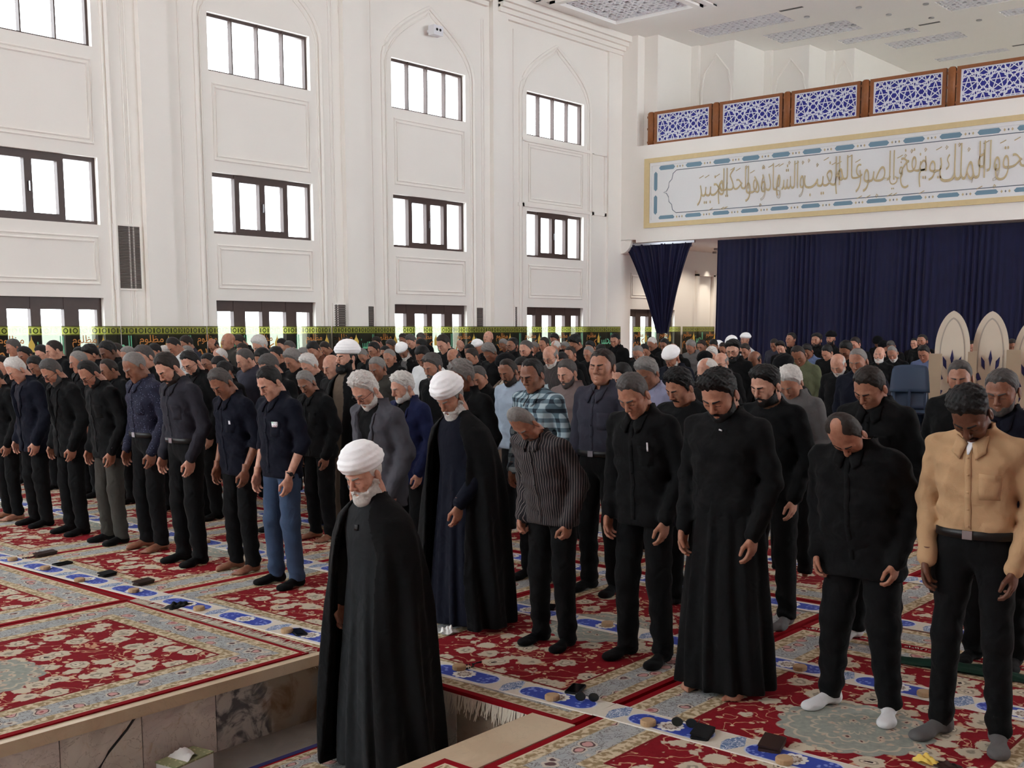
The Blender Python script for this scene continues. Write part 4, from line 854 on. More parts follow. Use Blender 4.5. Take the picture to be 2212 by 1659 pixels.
def robe_mesh(h, wide, kind, seed=0, hem=.03, open_=1.0):
    """kind: robe (closed, with sleeves made by top_mesh) / cloak (open in front, wraps the arms)"""
    P, o = grid((-.40, -.50, hem - .02), (.36, .50, 1.52), h); X, Y, Z = P; A = (X, np.abs(Y), Z); th = np.arctan2(Y, X - .02)
    if kind == 'robe':
        zz = [0, .3, .7, .95, 1.1, 1.3, 1.40, 1.455, 1.5]; a = np.interp(Z, zz, [.205, .185, .155, .14, .128, .128, .112, .072, .06]); b = np.interp(Z, zz, np.array([.255, .235, .205, .188, .172, .184, .172, .088, .06]) * wide); am = np.interp(Z, [0, .8, 1.2], [.014, .006, .0])
    else:
        zz = [0, .3, .6, .9, 1.1, 1.25, 1.36, 1.42, 1.465, 1.5]; a = np.interp(Z, zz, [.29, .27, .245, .215, .19, .17, .15, .12, .08, .06]); b = np.interp(Z, zz, np.array([.355, .345, .33, .315, .30, .275, .225, .15, .09, .06]) * wide); am = np.interp(Z, [0, .9, 1.35], [.020, .012, .0])
    d = (super2(X - .015, Y, a, b, 2.1) - 1) * np.minimum(a, b) * .85 + am * (np.sin(th * 11 + seed + 2.5 * np.sin(Z * 2.2)) + .5 * np.sin(th * 19 + seed * 2 + Z * 3))
    d = smax(d, hem - Z + 0 * X + 0 * Y, .01)
    if kind == 'cloak':
        d = np.abs(d + .011) - .011; wv = np.interp(Z, [0, .5, .9, 1.2, 1.43, 1.5], np.array([.15, .13, .125, .115, .055, .05]) * open_); wedge = np.maximum(np.abs(Y) - wv, X + .05); d = smax(d, -wedge, .006)
    hole = s_cap(P, (.022, 0, 1.43), (-.01, 0, 1.60), .060); d = smax(d, -hole, .012); V, Q = nets(d, o, h); return relax(V, Q, 1, .4), Q, (d, o, h)
def decal(F, corners, nu=3, nv=6, off=.004, th=.004):
    """thin patch laid on the front of a garment; corners = 4 (y,z) points"""
    D, o, h = F; c = np.array(corners, float); us, vs = np.meshgrid(np.linspace(0, 1, nu + 1), np.linspace(0, 1, nv + 1)); us, vs = us.ravel(), vs.ravel()
    yz = ((1-us)*(1-vs))[:, None]*c[0] + (us*(1-vs))[:, None]*c[1] + (us*vs)[:, None]*c[2] + ((1-us)*vs)[:, None]*c[3]
    fy = np.clip((yz[:, 0] - o[1]) / h, 0, D.shape[1] - 2); fz = np.clip((yz[:, 1] - o[2]) / h, 0, D.shape[2] - 2); iy, iz = fy.astype(int), fz.astype(int); ty, tz = fy - iy, fz - iz
    L = D[:, iy, iz]*(1-ty)*(1-tz) + D[:, iy+1, iz]*ty*(1-tz) + D[:, iy, iz+1]*(1-ty)*tz + D[:, iy+1, iz+1]*ty*tz; neg = L < 0; i = np.argmax(neg, 0); i = np.where(neg.any(0), np.maximum(i, 1), len(D) // 2); j = np.arange(len(i))
    a, b = L[i-1, j], L[i, j]; x = o[0] + (i - 1 + np.clip(a / (a - b + 1e-9), 0, 1)) * h
    V0 = np.stack([x - off - th, yz[:, 0], yz[:, 1]], 1); V1 = V0 + (th + .003, 0, 0); n = nu + 1; k = len(V0)
    Fq = np.array([(r*n+q, r*n+q+1, (r+1)*n+q+1, (r+1)*n+q) for r in range(nv) for q in range(nu)]); rim = list(range(n)) + [r*n+nu for r in range(1, nv+1)] + [nv*n+q for q in range(nu-1, -1, -1)] + [r*n for r in range(nv-1, 0, -1)]
    R = np.array([(rim[q], rim[q-1], rim[q-1]+k, rim[q]+k) for q in range(len(rim))]); return np.vstack([V0, V1]), np.vstack([Fq, Fq[:, ::-1] + k, R])
def collar_mesh(stand=False, wide=1.0):
    """turn-down collar or plain band round the neck"""
    n = 22; V = []; 
    for k in range(n + 1):
        a = math.pi + .28 + (2*math.pi - .56) * k / n; c, s = math.cos(a), math.sin(a); fr = max(0, -c)
        for (r, z) in ((.066, 1.482), (.066 + (.004 if stand else .014), 1.442)) if stand else ((.064, 1.435), (.065, 1.482), (.069, 1.485), (.088 + .012 * fr, 1.437 - .025 * fr ** 3)):
            V.append((.026 + r * 1.05 * c - .02 * fr * (1.48 - z) / .04 * .3, r * s, z - .012 * fr))
    m = len(V) // (n + 1); F = [(k*m+j, (k+1)*m+j, (k+1)*m+j+1, k*m+j+1) for k in range(n) for j in range(m - 1)]; V = np.array(V); F = np.array(F); k2 = len(V); V2 = V + (V - np.array([.026, 0, 1.3])) * np.array([.03, .03, 0.0]); return np.vstack([V, V2]), np.vstack([F[:, ::-1], F + k2])
# ---- posing
def rot_y(V, ang, piv):
    c, s = math.cos(ang), math.sin(ang); W = V - piv; return np.stack([W[:, 0]*c + W[:, 2]*s, W[:, 1], -W[:, 0]*s + W[:, 2]*c], 1) + piv
def rot_z(V, ang, piv=(0, 0, 0)):
    c, s = math.cos(ang), math.sin(ang); W = V - np.array(piv); return np.stack([W[:, 0]*c - W[:, 1]*s, W[:, 0]*s + W[:, 1]*c, W[:, 2]], 1) + np.array(piv)
def rot_x(V, ang, piv):
    c, s = math.cos(ang), math.sin(ang); W = V - piv; return np.stack([W[:, 0], W[:, 1]*c - W[:, 2]*s, W[:, 1]*s + W[:, 2]*c], 1) + piv
NP = np.array([.022, 0, -.085])
def head_pose(V, pitch, yaw, roll=0.0, rigid=False):
    """V in head coordinates; pitch>0 bows the head"""
    R = rot_x(rot_y(rot_z(V, yaw), -pitch, NP), roll, NP) ; 
    if rigid: return R
    t = V[:, 2] - .35 * V[:, 0]; w_ = np.clip((t + .175) / .10, 0, 1); w_ = (w_ * w_ * (3 - 2 * w_))[:, None]; return V * (1 - w_) + R * w_
def bend(V, lean):
    """forward bend of everything above the hips"""
    z = V[:, 2]; e = np.clip(z - .92, 0, None); W = V.copy(); W[:, 0] -= lean * (e * .35 + e * e * 1.3); W[:, 2] -= .5 * lean * lean * e * 1.2 + lean * e * e * .12; return W
def head_to_body(V): return V + np.array([0.0, 0, HZ])
# ------------------------------------------------------------------ the worshippers
HC = {'k': srgb(20, 18, 18), 'd': srgb(40, 32, 28), 'p': srgb(74, 70, 68), 'g': srgb(122, 118, 114), 's': srgb(202, 198, 192)}
HW = {'k': 'black', 'd': 'dark brown', 'p': 'dark grey', 'g': 'grey', 's': 'white'}
def hair_mat(c):
    t = NT('hair'); co = t.coord(); f = t.noise(60, 3, co, .6, .5); t.col(t.mix(f, tuple(x * .55 for x in HC[c][:3]) + (1,), tuple(min(1, x * 1.35) for x in HC[c][:3]) + (1,)), .6)
    n = t.node('ShaderNodeMapping'); t.put(n.inputs[0], co); n.inputs['Scale'].default_value = (60, 240, 120); t.bump(t.noise(1.6, 3, n.outputs[0]), .5, .004); return t.m
HM = {c: hair_mat(c) for c in HC}
def skin_mat(c):
    t = NT('skin'); co = t.coord(); f = t.step(t.noise(26, 4, co, .6), .3, .7); t.col(t.mix(f, tuple(x * q for x, q in zip(c[:3], (.78, .68, .66))) + (1,), tuple(min(1, x * 1.06) for x in c[:3]) + (1,)), .48)
    t.p.inputs['Subsurface Weight'].default_value = .08; t.p.inputs['Subsurface Radius'].default_value = (.012, .004, .002); t.p.inputs['Specular IOR Level'].default_value = .4; t.bump(t.math('ADD', t.noise(160, 2, co), t.noise(48, 3, co, .6, .8)), .35, .003); return t.m
SKIN = {1: skin_mat(srgb(196, 148, 126)), 2: skin_mat(srgb(168, 120, 97)), 3: skin_mat(srgb(138, 94, 73)), 4: skin_mat(srgb(104, 68, 50))}
CC = {'black': (17, 17, 18), 'navy': (22, 25, 42), 'dnavy': (18, 20, 31), 'charcoal': (42, 41, 48), 'grey': (92, 90, 90), 'blazer': (72, 72, 78), 'slate': (52, 52, 62), 'mauve': (108, 94, 92), 'lightblue': (150, 162, 176), 'lavender': (136, 136, 160), 'blue': (96, 108, 140), 'olive': (88, 92, 70),
      'rust': (96, 58, 44), 'white': (206, 206, 206), 'tan': (182, 148, 112), 'jeans': (58, 80, 116), 'olivegrey': (62, 60, 56), 'bluesuit': (27, 32, 62), 'beige': (168, 156, 140), 'brown': (104, 90, 78)}
CWORD = {'dnavy': 'dark navy', 'blazer': 'grey', 'slate': 'slate grey', 'lightblue': 'pale blue', 'olivegrey': 'olive grey', 'bluesuit': 'blue'}
def C_(k): return cloth(srgb(*CC[k]))
def stripe_mat():
    t = NT('pinstripe_shirt'); X, Y, Z = t.xyz(t.coord()); a = t.math('ARCTAN2', Y, t.math('SUBTRACT', X, .25)); f = t.math('ABSOLUTE', t.math('SUBTRACT', t.math('FRACT', t.math('ADD', t.math('MULTIPLY', a, 25.0), t.math('MULTIPLY', t.noise(6, 2, t.coord()), .35))), .5))
    t.col(t.mix(t.step(f, .09, .05), srgb(30, 27, 30), srgb(132, 120, 116)), .8); t.bump(t.noise(14, 3, t.coord(), dist=.6), .5, .02); return t.m
def check_mat():
    t = NT('checked_shirt'); X, Y, Z = t.xyz(t.coord()); u = t.math('FRACT', t.math('MULTIPLY', t.math('ADD', Y, t.math('MULTIPLY', X, .8)), 14.0)); v = t.math('FRACT', t.math('MULTIPLY', Z, 14.0))
    a = t.step(t.math('ABSOLUTE', t.math('SUBTRACT', u, .5)), .2, .25); b = t.step(t.math('ABSOLUTE', t.math('SUBTRACT', v, .5)), .2, .25); s = t.math('MULTIPLY', t.math('ADD', a, b), .5)
    t.col(t.ramp(s, [(0, srgb(34, 44, 54)), (.5, srgb(92, 112, 122)), (1, srgb(168, 186, 192))]), .8); t.bump(t.noise(14, 3, t.coord(), dist=.6), .5, .02); return t.m
def dot_mat():
    t = NT('printed_navy_shirt'); v = t.voro(60, t.coord()); t.col(t.mix(t.step(v, .22, .16), srgb(24, 26, 46), srgb(96, 100, 124)), .8); t.bump(t.noise(14, 3, t.coord(), dist=.6), .5, .02); return t.m
def denim_mat():
    t = NT('denim'); co = t.coord(); f = t.noise(4, 3, co); t.col(t.mix(f, srgb(36, 50, 74), srgb(60, 79, 106)), .85); t.bump(t.math('ADD', t.noise(12, 3, co, dist=.8), t.math('MULTIPLY', t.noise(300, 1, co), .1)), .6, .02); return t.m
TM = {'stripe': stripe_mat(), 'check': check_mat(), 'dots': dot_mat(), 'jeans': denim_mat()}
def topmat(k): return TM.get(k) or C_(k)
M['turban'] = cloth(srgb(252, 252, 253)); M['bturban'] = cloth(srgb(16, 16, 18)); M['gl'] = plain('spectacle_frame', srgb(24, 20, 20), .3)
_gc = {}
def cached(key, fn):
    if key not in _gc: _gc[key] = fn()
    return _gc[key]
def body_core(wide, fat, belly, arm, arms_on, stance=.01):
    P, o = grid((-.32, -.40, 0), (.28, .40, 1.50), .034); A = (P[0], np.abs(P[1]), P[2]); d = smax(trunk(P, fat, belly, wide, -.024), .86 - P[2] + 0 * P[0], .03)
    d = smin(d, smin(s_cap(A, (.005, .088, .90), (-.005, .10 + stance * .5, .5), .055, .042), s_cap(A, (-.005, .10 + stance * .5, .5), (.022, .105 + stance, .028), .042, .030), .02), .03); d = smin(d, s_cap(P, (.03, 0, 1.36), (.036, 0, 1.50), .05), .03)
    if arms_on: s, e, w_ = arm_pts(arm, wide); d = smin(d, smin(s_cap(A, s, e, .042, .036), s_cap(A, e, w_, .035, .026), .01), .02)
    return nets(d, o, .034)
def fore_arm(arm, wide):
    s, e, w_ = arm_pts(arm, wide); lo = np.minimum(e, w_) - .06; hi = np.maximum(e, w_) + .06; P, o = grid(lo, hi, .010); return nets(s_cap(P, e, w_, .040, .0255), o, .010)
def setmat(o, m): 
    if len(o.data.materials) == 0: o.data.materials.append(None)
    o.material_slots[0].link = 'OBJECT'; o.material_slots[0].material = m
def child(p, name, key, fn, mat, smooth=True):
    me = cached(('me',) + key, lambda: np_mesh(name, *fn(), None, smooth)); o = link(name, me, p); setmat(o, mat); return o
def head_top(pitch, yaw, roll, lean, gear):
    V = np.array([(.1 * math.sin(a) * c, .08 * math.cos(a) * c, (.160 if gear else .135) * math.sqrt(max(0, 1 - c * c)) + .03 * (1 - math.sqrt(max(0, 1 - c * c)))) for a in np.linspace(0, 6.28, 12) for c in (0, .3, .5, .7, .85, 1)]); W = bend(head_to_body(head_pose(V, pitch, yaw, roll, True)), lean); return W[:, 2].max(), bend(head_to_body(head_pose(np.array([[-.01, 0, .02]]), pitch, yaw, roll, True)), lean)[0]
PEOPLE = []
def q(v, s): return round(v / s) * s
def make_person(sp):
    near = sp.get('near', False); far = not near
    pitch, yaw, roll, lean = sp.get('pitch', .4), sp.get('yaw', 0.), sp.get('roll', 0.), sp.get('lean', .08)
    fat, belly, wide, face, arm = sp.get('fat', 0.), sp.get('belly', 0.), sp.get('wide', 1.0), sp.get('face', 'mid'), sp.get('arm', 'front')
    if far: pitch, yaw, lean, fat, belly, wide, arm, roll = q(pitch, .15), q(yaw, .2), q(lean, .06), q(fat, .5), 0. if belly < .03 else .05, 1.0, 'front', 0.
    robe = sp.get('robe'); hh = .0042 if near else .0078; lod = 'n' if near else 'f'
    pose = (pitch, yaw, roll, lean)
    PB = lambda V: bend(V, lean)
    PH = lambda V, rigid=True: bend(head_to_body(head_pose(V, pitch, yaw, roll, rigid)), lean)
    def head():
        P, o = grid((-.15, -.12, -.24), (.15, .12, .15), hh); return nets(head_field(P, FACES[face]), o, hh)
    def body():
        V, Q = cached(('head', face, hh), head); parts = [(PH(V, False), Q)]; V, Q = cached(('core', wide, fat, belly, arm, robe != 'cloak', sp.get('stance', .01)), lambda: body_core(wide, fat, belly, arm, robe != 'cloak', sp.get('stance', .01))); parts.append((PB(V), Q))
        if near or sp.get('hands'):
            s, e, w_ = arm_pts(arm, wide); curl = sp.get('curl', .75); V, Q = cached(('hand', curl), lambda: hand_mesh(curl)); FV, FQ = cached(('fore', arm, wide), lambda: fore_arm(arm, wide))
            for sg in (1, -1):
                if robe == 'cloak' and not (sp.get('hand_side') == sg): continue
                W = rot_y(V * np.array([1, -sg, 1]), .12, np.zeros(3)) + np.array([w_[0], sg * w_[1], w_[2]]); parts.append((PB(W), Q if sg < 0 else Q[:, ::-1])); parts.append((PB(FV * np.array([1, sg, 1])), FQ if sg > 0 else FQ[:, ::-1]))
        if near and sp.get('feet') == 'bare':
            V, Q = cached(('foot', 'bare'), lambda: foot_mesh('bare'))
            for sg in (1, -1): parts.append((rot_z(V * np.array([1, sg, 1]), sg * -.12) + np.array([.012, sg * (.105 + sp.get('stance', .01)), 0]), Q if sg > 0 else Q[:, ::-1]))
        return join(parts)
    key = (face, hh) + pose + (fat, belly, wide, arm, robe, near, sp.get('feet') == 'bare' and near, sp.get('curl', .75), sp.get('hand_side'), sp.get('stance', .01), sp.get('hands'))
    me = cached(('body',) + key, lambda: np_mesh('person', *body(), None, True)); root = link('person', me); setmat(root, SKIN[sp.get('skin', 2)])
    hk, gear = sp.get('hair', 'short'), sp.get('gear')
    hres = .0046 if near else .0085
    if gear: child(root, 'turban', ('turb', hres, sp.get('tall', 1.0)) + pose, lambda: (lambda V, Q: (PH(V), Q))(*cached(('turb0', hres, sp.get('tall', 1.0)), lambda: turban_mesh(hres, sp.get('tall', 1.0)))), M['turban'] if gear == 'wt' else M['bturban'])
    hkk = 'short' if gear else hk
    if hkk != 'none': 
        if not gear or near: child(root, 'hair', ('hair', hkk, hres, face) + pose, lambda: (lambda V, Q: (PH(V), Q))(*cached(('hair0', hkk, hres, face), lambda: hair_mesh(hkk, hres, FACES[face]['w']))), HM[sp.get('hc', 'k')])
    bk = sp.get('beard', 'none'); bres = .0036 if near else .006
    bm = HM[sp.get('bc', sp.get('hc', 'k'))]
    if bk != 'none': child(root, 'moustache' if bk == 'moustache' else 'beard', ('beard', bk, face, bres) + pose, lambda: (lambda V, Q: (PH(V), Q))(*cached(('beard0', bk, face, bres), lambda: beard_mesh(bk, face, bres))), bm)
    child(root, 'eyebrows', ('brow', bres) + pose, lambda: (lambda V, Q: (PH(V), Q))(*cached(('brow0', bres), lambda: brow_mesh(bres * .85))), HM['g'] if sp.get('bc', sp.get('hc', 'k')) == 's' else bm)
    if sp.get('glasses'):
        child(root, 'glasses', ('glasses',) + pose, lambda: (lambda m: (PH(np.array(m.v)), m.f))(cached(('gl0',), lambda: glasses_mesh())), M['gl'], False)
    tm = topmat(sp.get('top', 'black')); kind, sleeve, tuck = sp.get('kind', 'shirt'), sp.get('sleeve', 'long'), sp.get('tuck', False); res = .0115 if near else .021; seed = sp.get('seed', 0) if near else 0
    trm = topmat(sp.get('trousers', 'black'))
    if robe:
        k1 = ('robe', wide, lean, res, seed); inner = cached(('robe0',) + k1, lambda: robe_mesh(res, wide, 'robe', seed)); TOP = child(root, 'robe', k1, lambda: (PB(inner[0]), inner[1]), C_(sp.get('robe_c', 'black')) if robe == 'cloak' else tm)
        if robe == 'cloak':
            op = sp.get('open', 1.0); k2 = ('cloak', wide, lean, res, seed, op); ck = cached(('cloak0',) + k2, lambda: robe_mesh(res * .95, wide, 'cloak', seed, .03, op)); child(root, 'cloak', k2, lambda: (PB(ck[0]), ck[1]), tm)
            if near and sp.get('hand_side'):
                def slv():
                    s_, e_, w2 = arm_pts(arm, wide); P, o = grid(np.minimum(e_, w2) - .09, np.maximum(e_, w2) + .09, .012); dd = _n(w2 - e_); V, Q = nets(s_cap(P, e_, w2 - dd * .02, .062, .05), o, .012); sg = sp['hand_side']; return PB(V * np.array([1, sg, 1])), Q if sg > 0 else Q[:, ::-1]
                child(root, 'sleeve', ('slv', arm, wide, sp['hand_side'], lean), slv, C_(sp.get('robe_c', 'black')))
        else:
            tk = ('top', kind, fat, belly, wide, arm, sleeve, .9, res, seed); T = cached(('top0',) + tk, lambda: top_mesh(res, 'shirt', fat, belly, wide, arm, 'long', .9, seed)); child(root, 'sleeves', tk + (lean,), lambda: (PB(T[0]), T[1]), tm)
        F = inner[2]
        if robe == 'robe': F = T[2]
    else:
        hem = sp.get('hem', 1.0 if tuck else (.74 if kind == 'jacket' else .83)); tk = ('top', kind, fat, belly, wide, arm, sleeve, hem, res, seed); T = cached(('top0',) + tk, lambda: top_mesh(res, kind, fat, belly, wide, arm, sleeve, hem, seed))
        TOP = child(root, {'jacket': 'jacket', 'tee': 't_shirt'}.get(kind, 'shirt'), tk + (lean,), lambda: (PB(T[0]), T[1]), tm); F = T[2]
        if kind == 'jacket':
            uk = ('top', 'under', fat, belly, wide, arm, 'short', .9, res * 1.3, 0); U = cached(('top0',) + uk, lambda: top_mesh(res * 1.3, 'under', fat, belly, wide, arm, 'short', .9, 0)); child(root, 'shirt', uk + (lean,), lambda: (PB(U[0]), U[1]), C_(sp.get('shirt', 'black')))
            if near:
                for s in (-1, 1): child(TOP, 'lapel', ('lapel', s, fat, belly, wide, arm, seed, lean), lambda: (lambda V, Q: (PB(V), Q))(*decal(F, [(s*.062, 1.43), (s*.105, 1.41), (s*.088, 1.22), (s*.008, 1.06)], 3, 8, .003, .006)), tm)
        kt = ('trous', fat, belly, sp.get('stance', .01) if near else .01, res * 1.1, seed, sp.get('slim', 1.0)); TRS = cached(('tr0',) + kt, lambda: trouser_mesh(res * 1.1, fat, belly, sp.get('stance', .01) if near else .01, seed, sp.get('slim', 1.0))); TRO = child(root, 'trousers', kt + (lean,), lambda: (PB(TRS[0]), TRS[1]), trm)
    if kind == 'shirt' or robe or kind == 'jacket':
        st = sp.get('collar', 'fold' if not robe else 'stand') == 'stand'; child(TOP, 'collar', ('collar', st, lean), lambda: (lambda V, Q: (PB(V), Q))(*collar_mesh(st)), tm if kind != 'jacket' else C_(sp.get('shirt', 'black')))
    if near and kind == 'shirt' and not robe and sp.get('collar') != 'stand':
        for sg in (-1, 1): child(TOP, 'collar_wing', ('wing', sg, fat, belly, wide, arm, seed, lean, tuck, sleeve), lambda: (lambda V, Q: (PB(V), Q if sg < 0 else Q[:, ::-1]))(*decal(F, [(sg*.010, 1.425), (sg*.070, 1.462), (sg*.074, 1.385), (sg*.034, 1.352)], 3, 4, .007, .006)), tm)
    if near and sp.get('feet', 'black') not in ('bare', 'none'):
        V, Q = cached(('foot', 'sock'), lambda: foot_mesh('sock'))
        for sg in (1, -1): child(root, 'sock', ('sock', sg, sp.get('stance', .01), sp.get('toe', .12)), lambda: (rot_z(V * np.array([1, sg, 1]), sg * -sp.get('toe', .12)) + np.array([.012, sg * (.105 + sp.get('stance', .01)), 0]), Q if sg > 0 else Q[:, ::-1]), C_(sp['feet']) if sp.get('feet') else C_('black'))
    if near and not robe:
        if kind == 'shirt' and not sp.get('noplacket'):
            child(TOP, 'placket', ('plk', fat, belly, wide, arm, seed, lean, tuck, sleeve), lambda: (lambda V, Q: (PB(V), Q))(*decal(F, [(.014, 1.42), (-.014, 1.42), (-.014, 1.0 if tuck else .85), (.014, 1.0 if tuck else .85)], 2, 14, .001, .002)), tm)
            for zb in (1.36, 1.28, 1.20, 1.12, 1.04): child(TOP, 'button', ('btn', zb, fat, belly, wide, arm, seed, lean, sleeve, tuck), lambda: (lambda V, Q: (PB(V), Q))(*decal(F, [(.005, zb + .005), (-.005, zb + .005), (-.005, zb - .005), (.005, zb - .005)], 1, 1, .003, .002)), topmat(sp.get('buttons', sp.get('top', 'black'))))
            if sp.get('pocket', True): child(TOP, 'pocket', ('pkt', fat, belly, wide, arm, seed, lean, sleeve, tuck), lambda: (lambda V, Q: (PB(V), Q))(*decal(F, [(-.045, 1.29), (-.135, 1.285), (-.13, 1.17), (-.05, 1.17)], 3, 4, .0005, .002)), tm)
        if tuck:
            zz = 1.0; n = 28; a_, b_ = .128 + fat * .022 + belly * .5 * math.exp(-(.08 / .15) ** 2), .176 + fat * .035; cxx = .004 - belly * .5 * math.exp(-(.08 / .15) ** 2)
            V = np.array([(cxx + a_ * math.copysign(abs(math.cos(t)) ** .85, math.cos(t)) * k, b_ * math.copysign(abs(math.sin(t)) ** .85, math.sin(t)) * k, zz + dz) for t in np.linspace(0, 2*math.pi, n, endpoint=False) for (k, dz) in ((1.0, -.02), (1.03, -.018), (1.03, .018), (1.0, .02))]); Q = np.array([(i*4+j, ((i+1) % n)*4+j, ((i+1) % n)*4+j+1, i*4+j+1) for i in range(n) for j in range(3)]); child(TRO, 'belt', ('belt', fat, belly, lean), lambda: (PB(V), Q), M['belt'])
            mb = MB().box(cxx - a_ * 1.05 - .004, cxx - a_ * 1.03, -.022, .022, zz - .02, zz + .02); child(TRO, 'buckle', ('bkl', fat, belly, lean), lambda: (PB(np.array(mb.v)), mb.f), M['metal'], False)
    if sp.get('watch'):
        s, e, w_ = arm_pts(arm, wide); sg = -1; c = np.array([w_[0], sg * w_[1], w_[2]]); ax = _n(np.array([e[0] - w_[0], sg * (e[1] - w_[1]), e[2] - w_[2]])); u = _n(np.cross(ax, (1, 0, 0))); v = np.cross(ax, u); c = c + ax * .03; m = MB(); m.tube([c + .0315 * (u * math.cos(t) + v * math.sin(t)) for t in np.linspace(0, 2*math.pi, 16, endpoint=False)], .006, 6, True)
        dv = _n(np.array([-.5, sg, 0.0]) - ax * np.dot(ax, np.array([-.5, sg, 0.0]))); m.tube([c + dv * .030, c + dv * .037], .016, 10); child(root, 'wristwatch' if sp['watch'] != 'band' else 'wristband', ('watch', arm, wide, lean), lambda: (PB(np.array(m.v)), m.f), M['metal'] if sp['watch'] != 'band' else M['black'], False)
    for nm, mat, cor in sp.get('decals', []): child(TOP, nm, ('dcl', nm, sp['label']), lambda: (lambda V, Q: (PB(V), Q))(*decal(F, cor, 3, 3, .004, .003)), M[mat] if mat in M else C_(mat))
    root.location = sp['loc']; root.scale = (sp['s'],) * 3; root.rotation_euler = (0, 0, sp.get('turn', 0.0)); tag(root, sp['label'], 'person', sp.get('group')); PEOPLE.append(root); return root
M['belt'] = plain('black_leather', srgb(20, 18, 17), .4)
ROWX = lambda k: 5.12 + 1.30 * k
def place(sp, X):
    """stand the person on the floor in the row at X so that the head is seen at the measured spot"""
    top, hc = head_top(sp.get('pitch', .4), sp.get('yaw', 0.), sp.get('roll', 0.), sp.get('lean', .08), sp.get('gear')); s = 1.0
    zf = sp.get('zf', 0.0)
    for _ in range(4):
        hx = X + hc[0] * s; r = RW @ _ray(sp['x'], sp['y'] + 25); y = hx / r[0] * r[1]; d = proj((hx, y, 1.6))[2]
        ztop = CAMH + 0.0; lo, hi = .5, 2.4
        for _ in range(24):
            mid = (lo + hi) / 2
            if proj((hx, y, mid))[1] > sp['y']: lo = mid
            else: hi = mid
        s = (lo - zf) / top
    sp['need'] = s; sp['s'] = min(max(s, .90), 1.10); sp['loc'] = (X, y, zf); sp['d'] = d; return sp
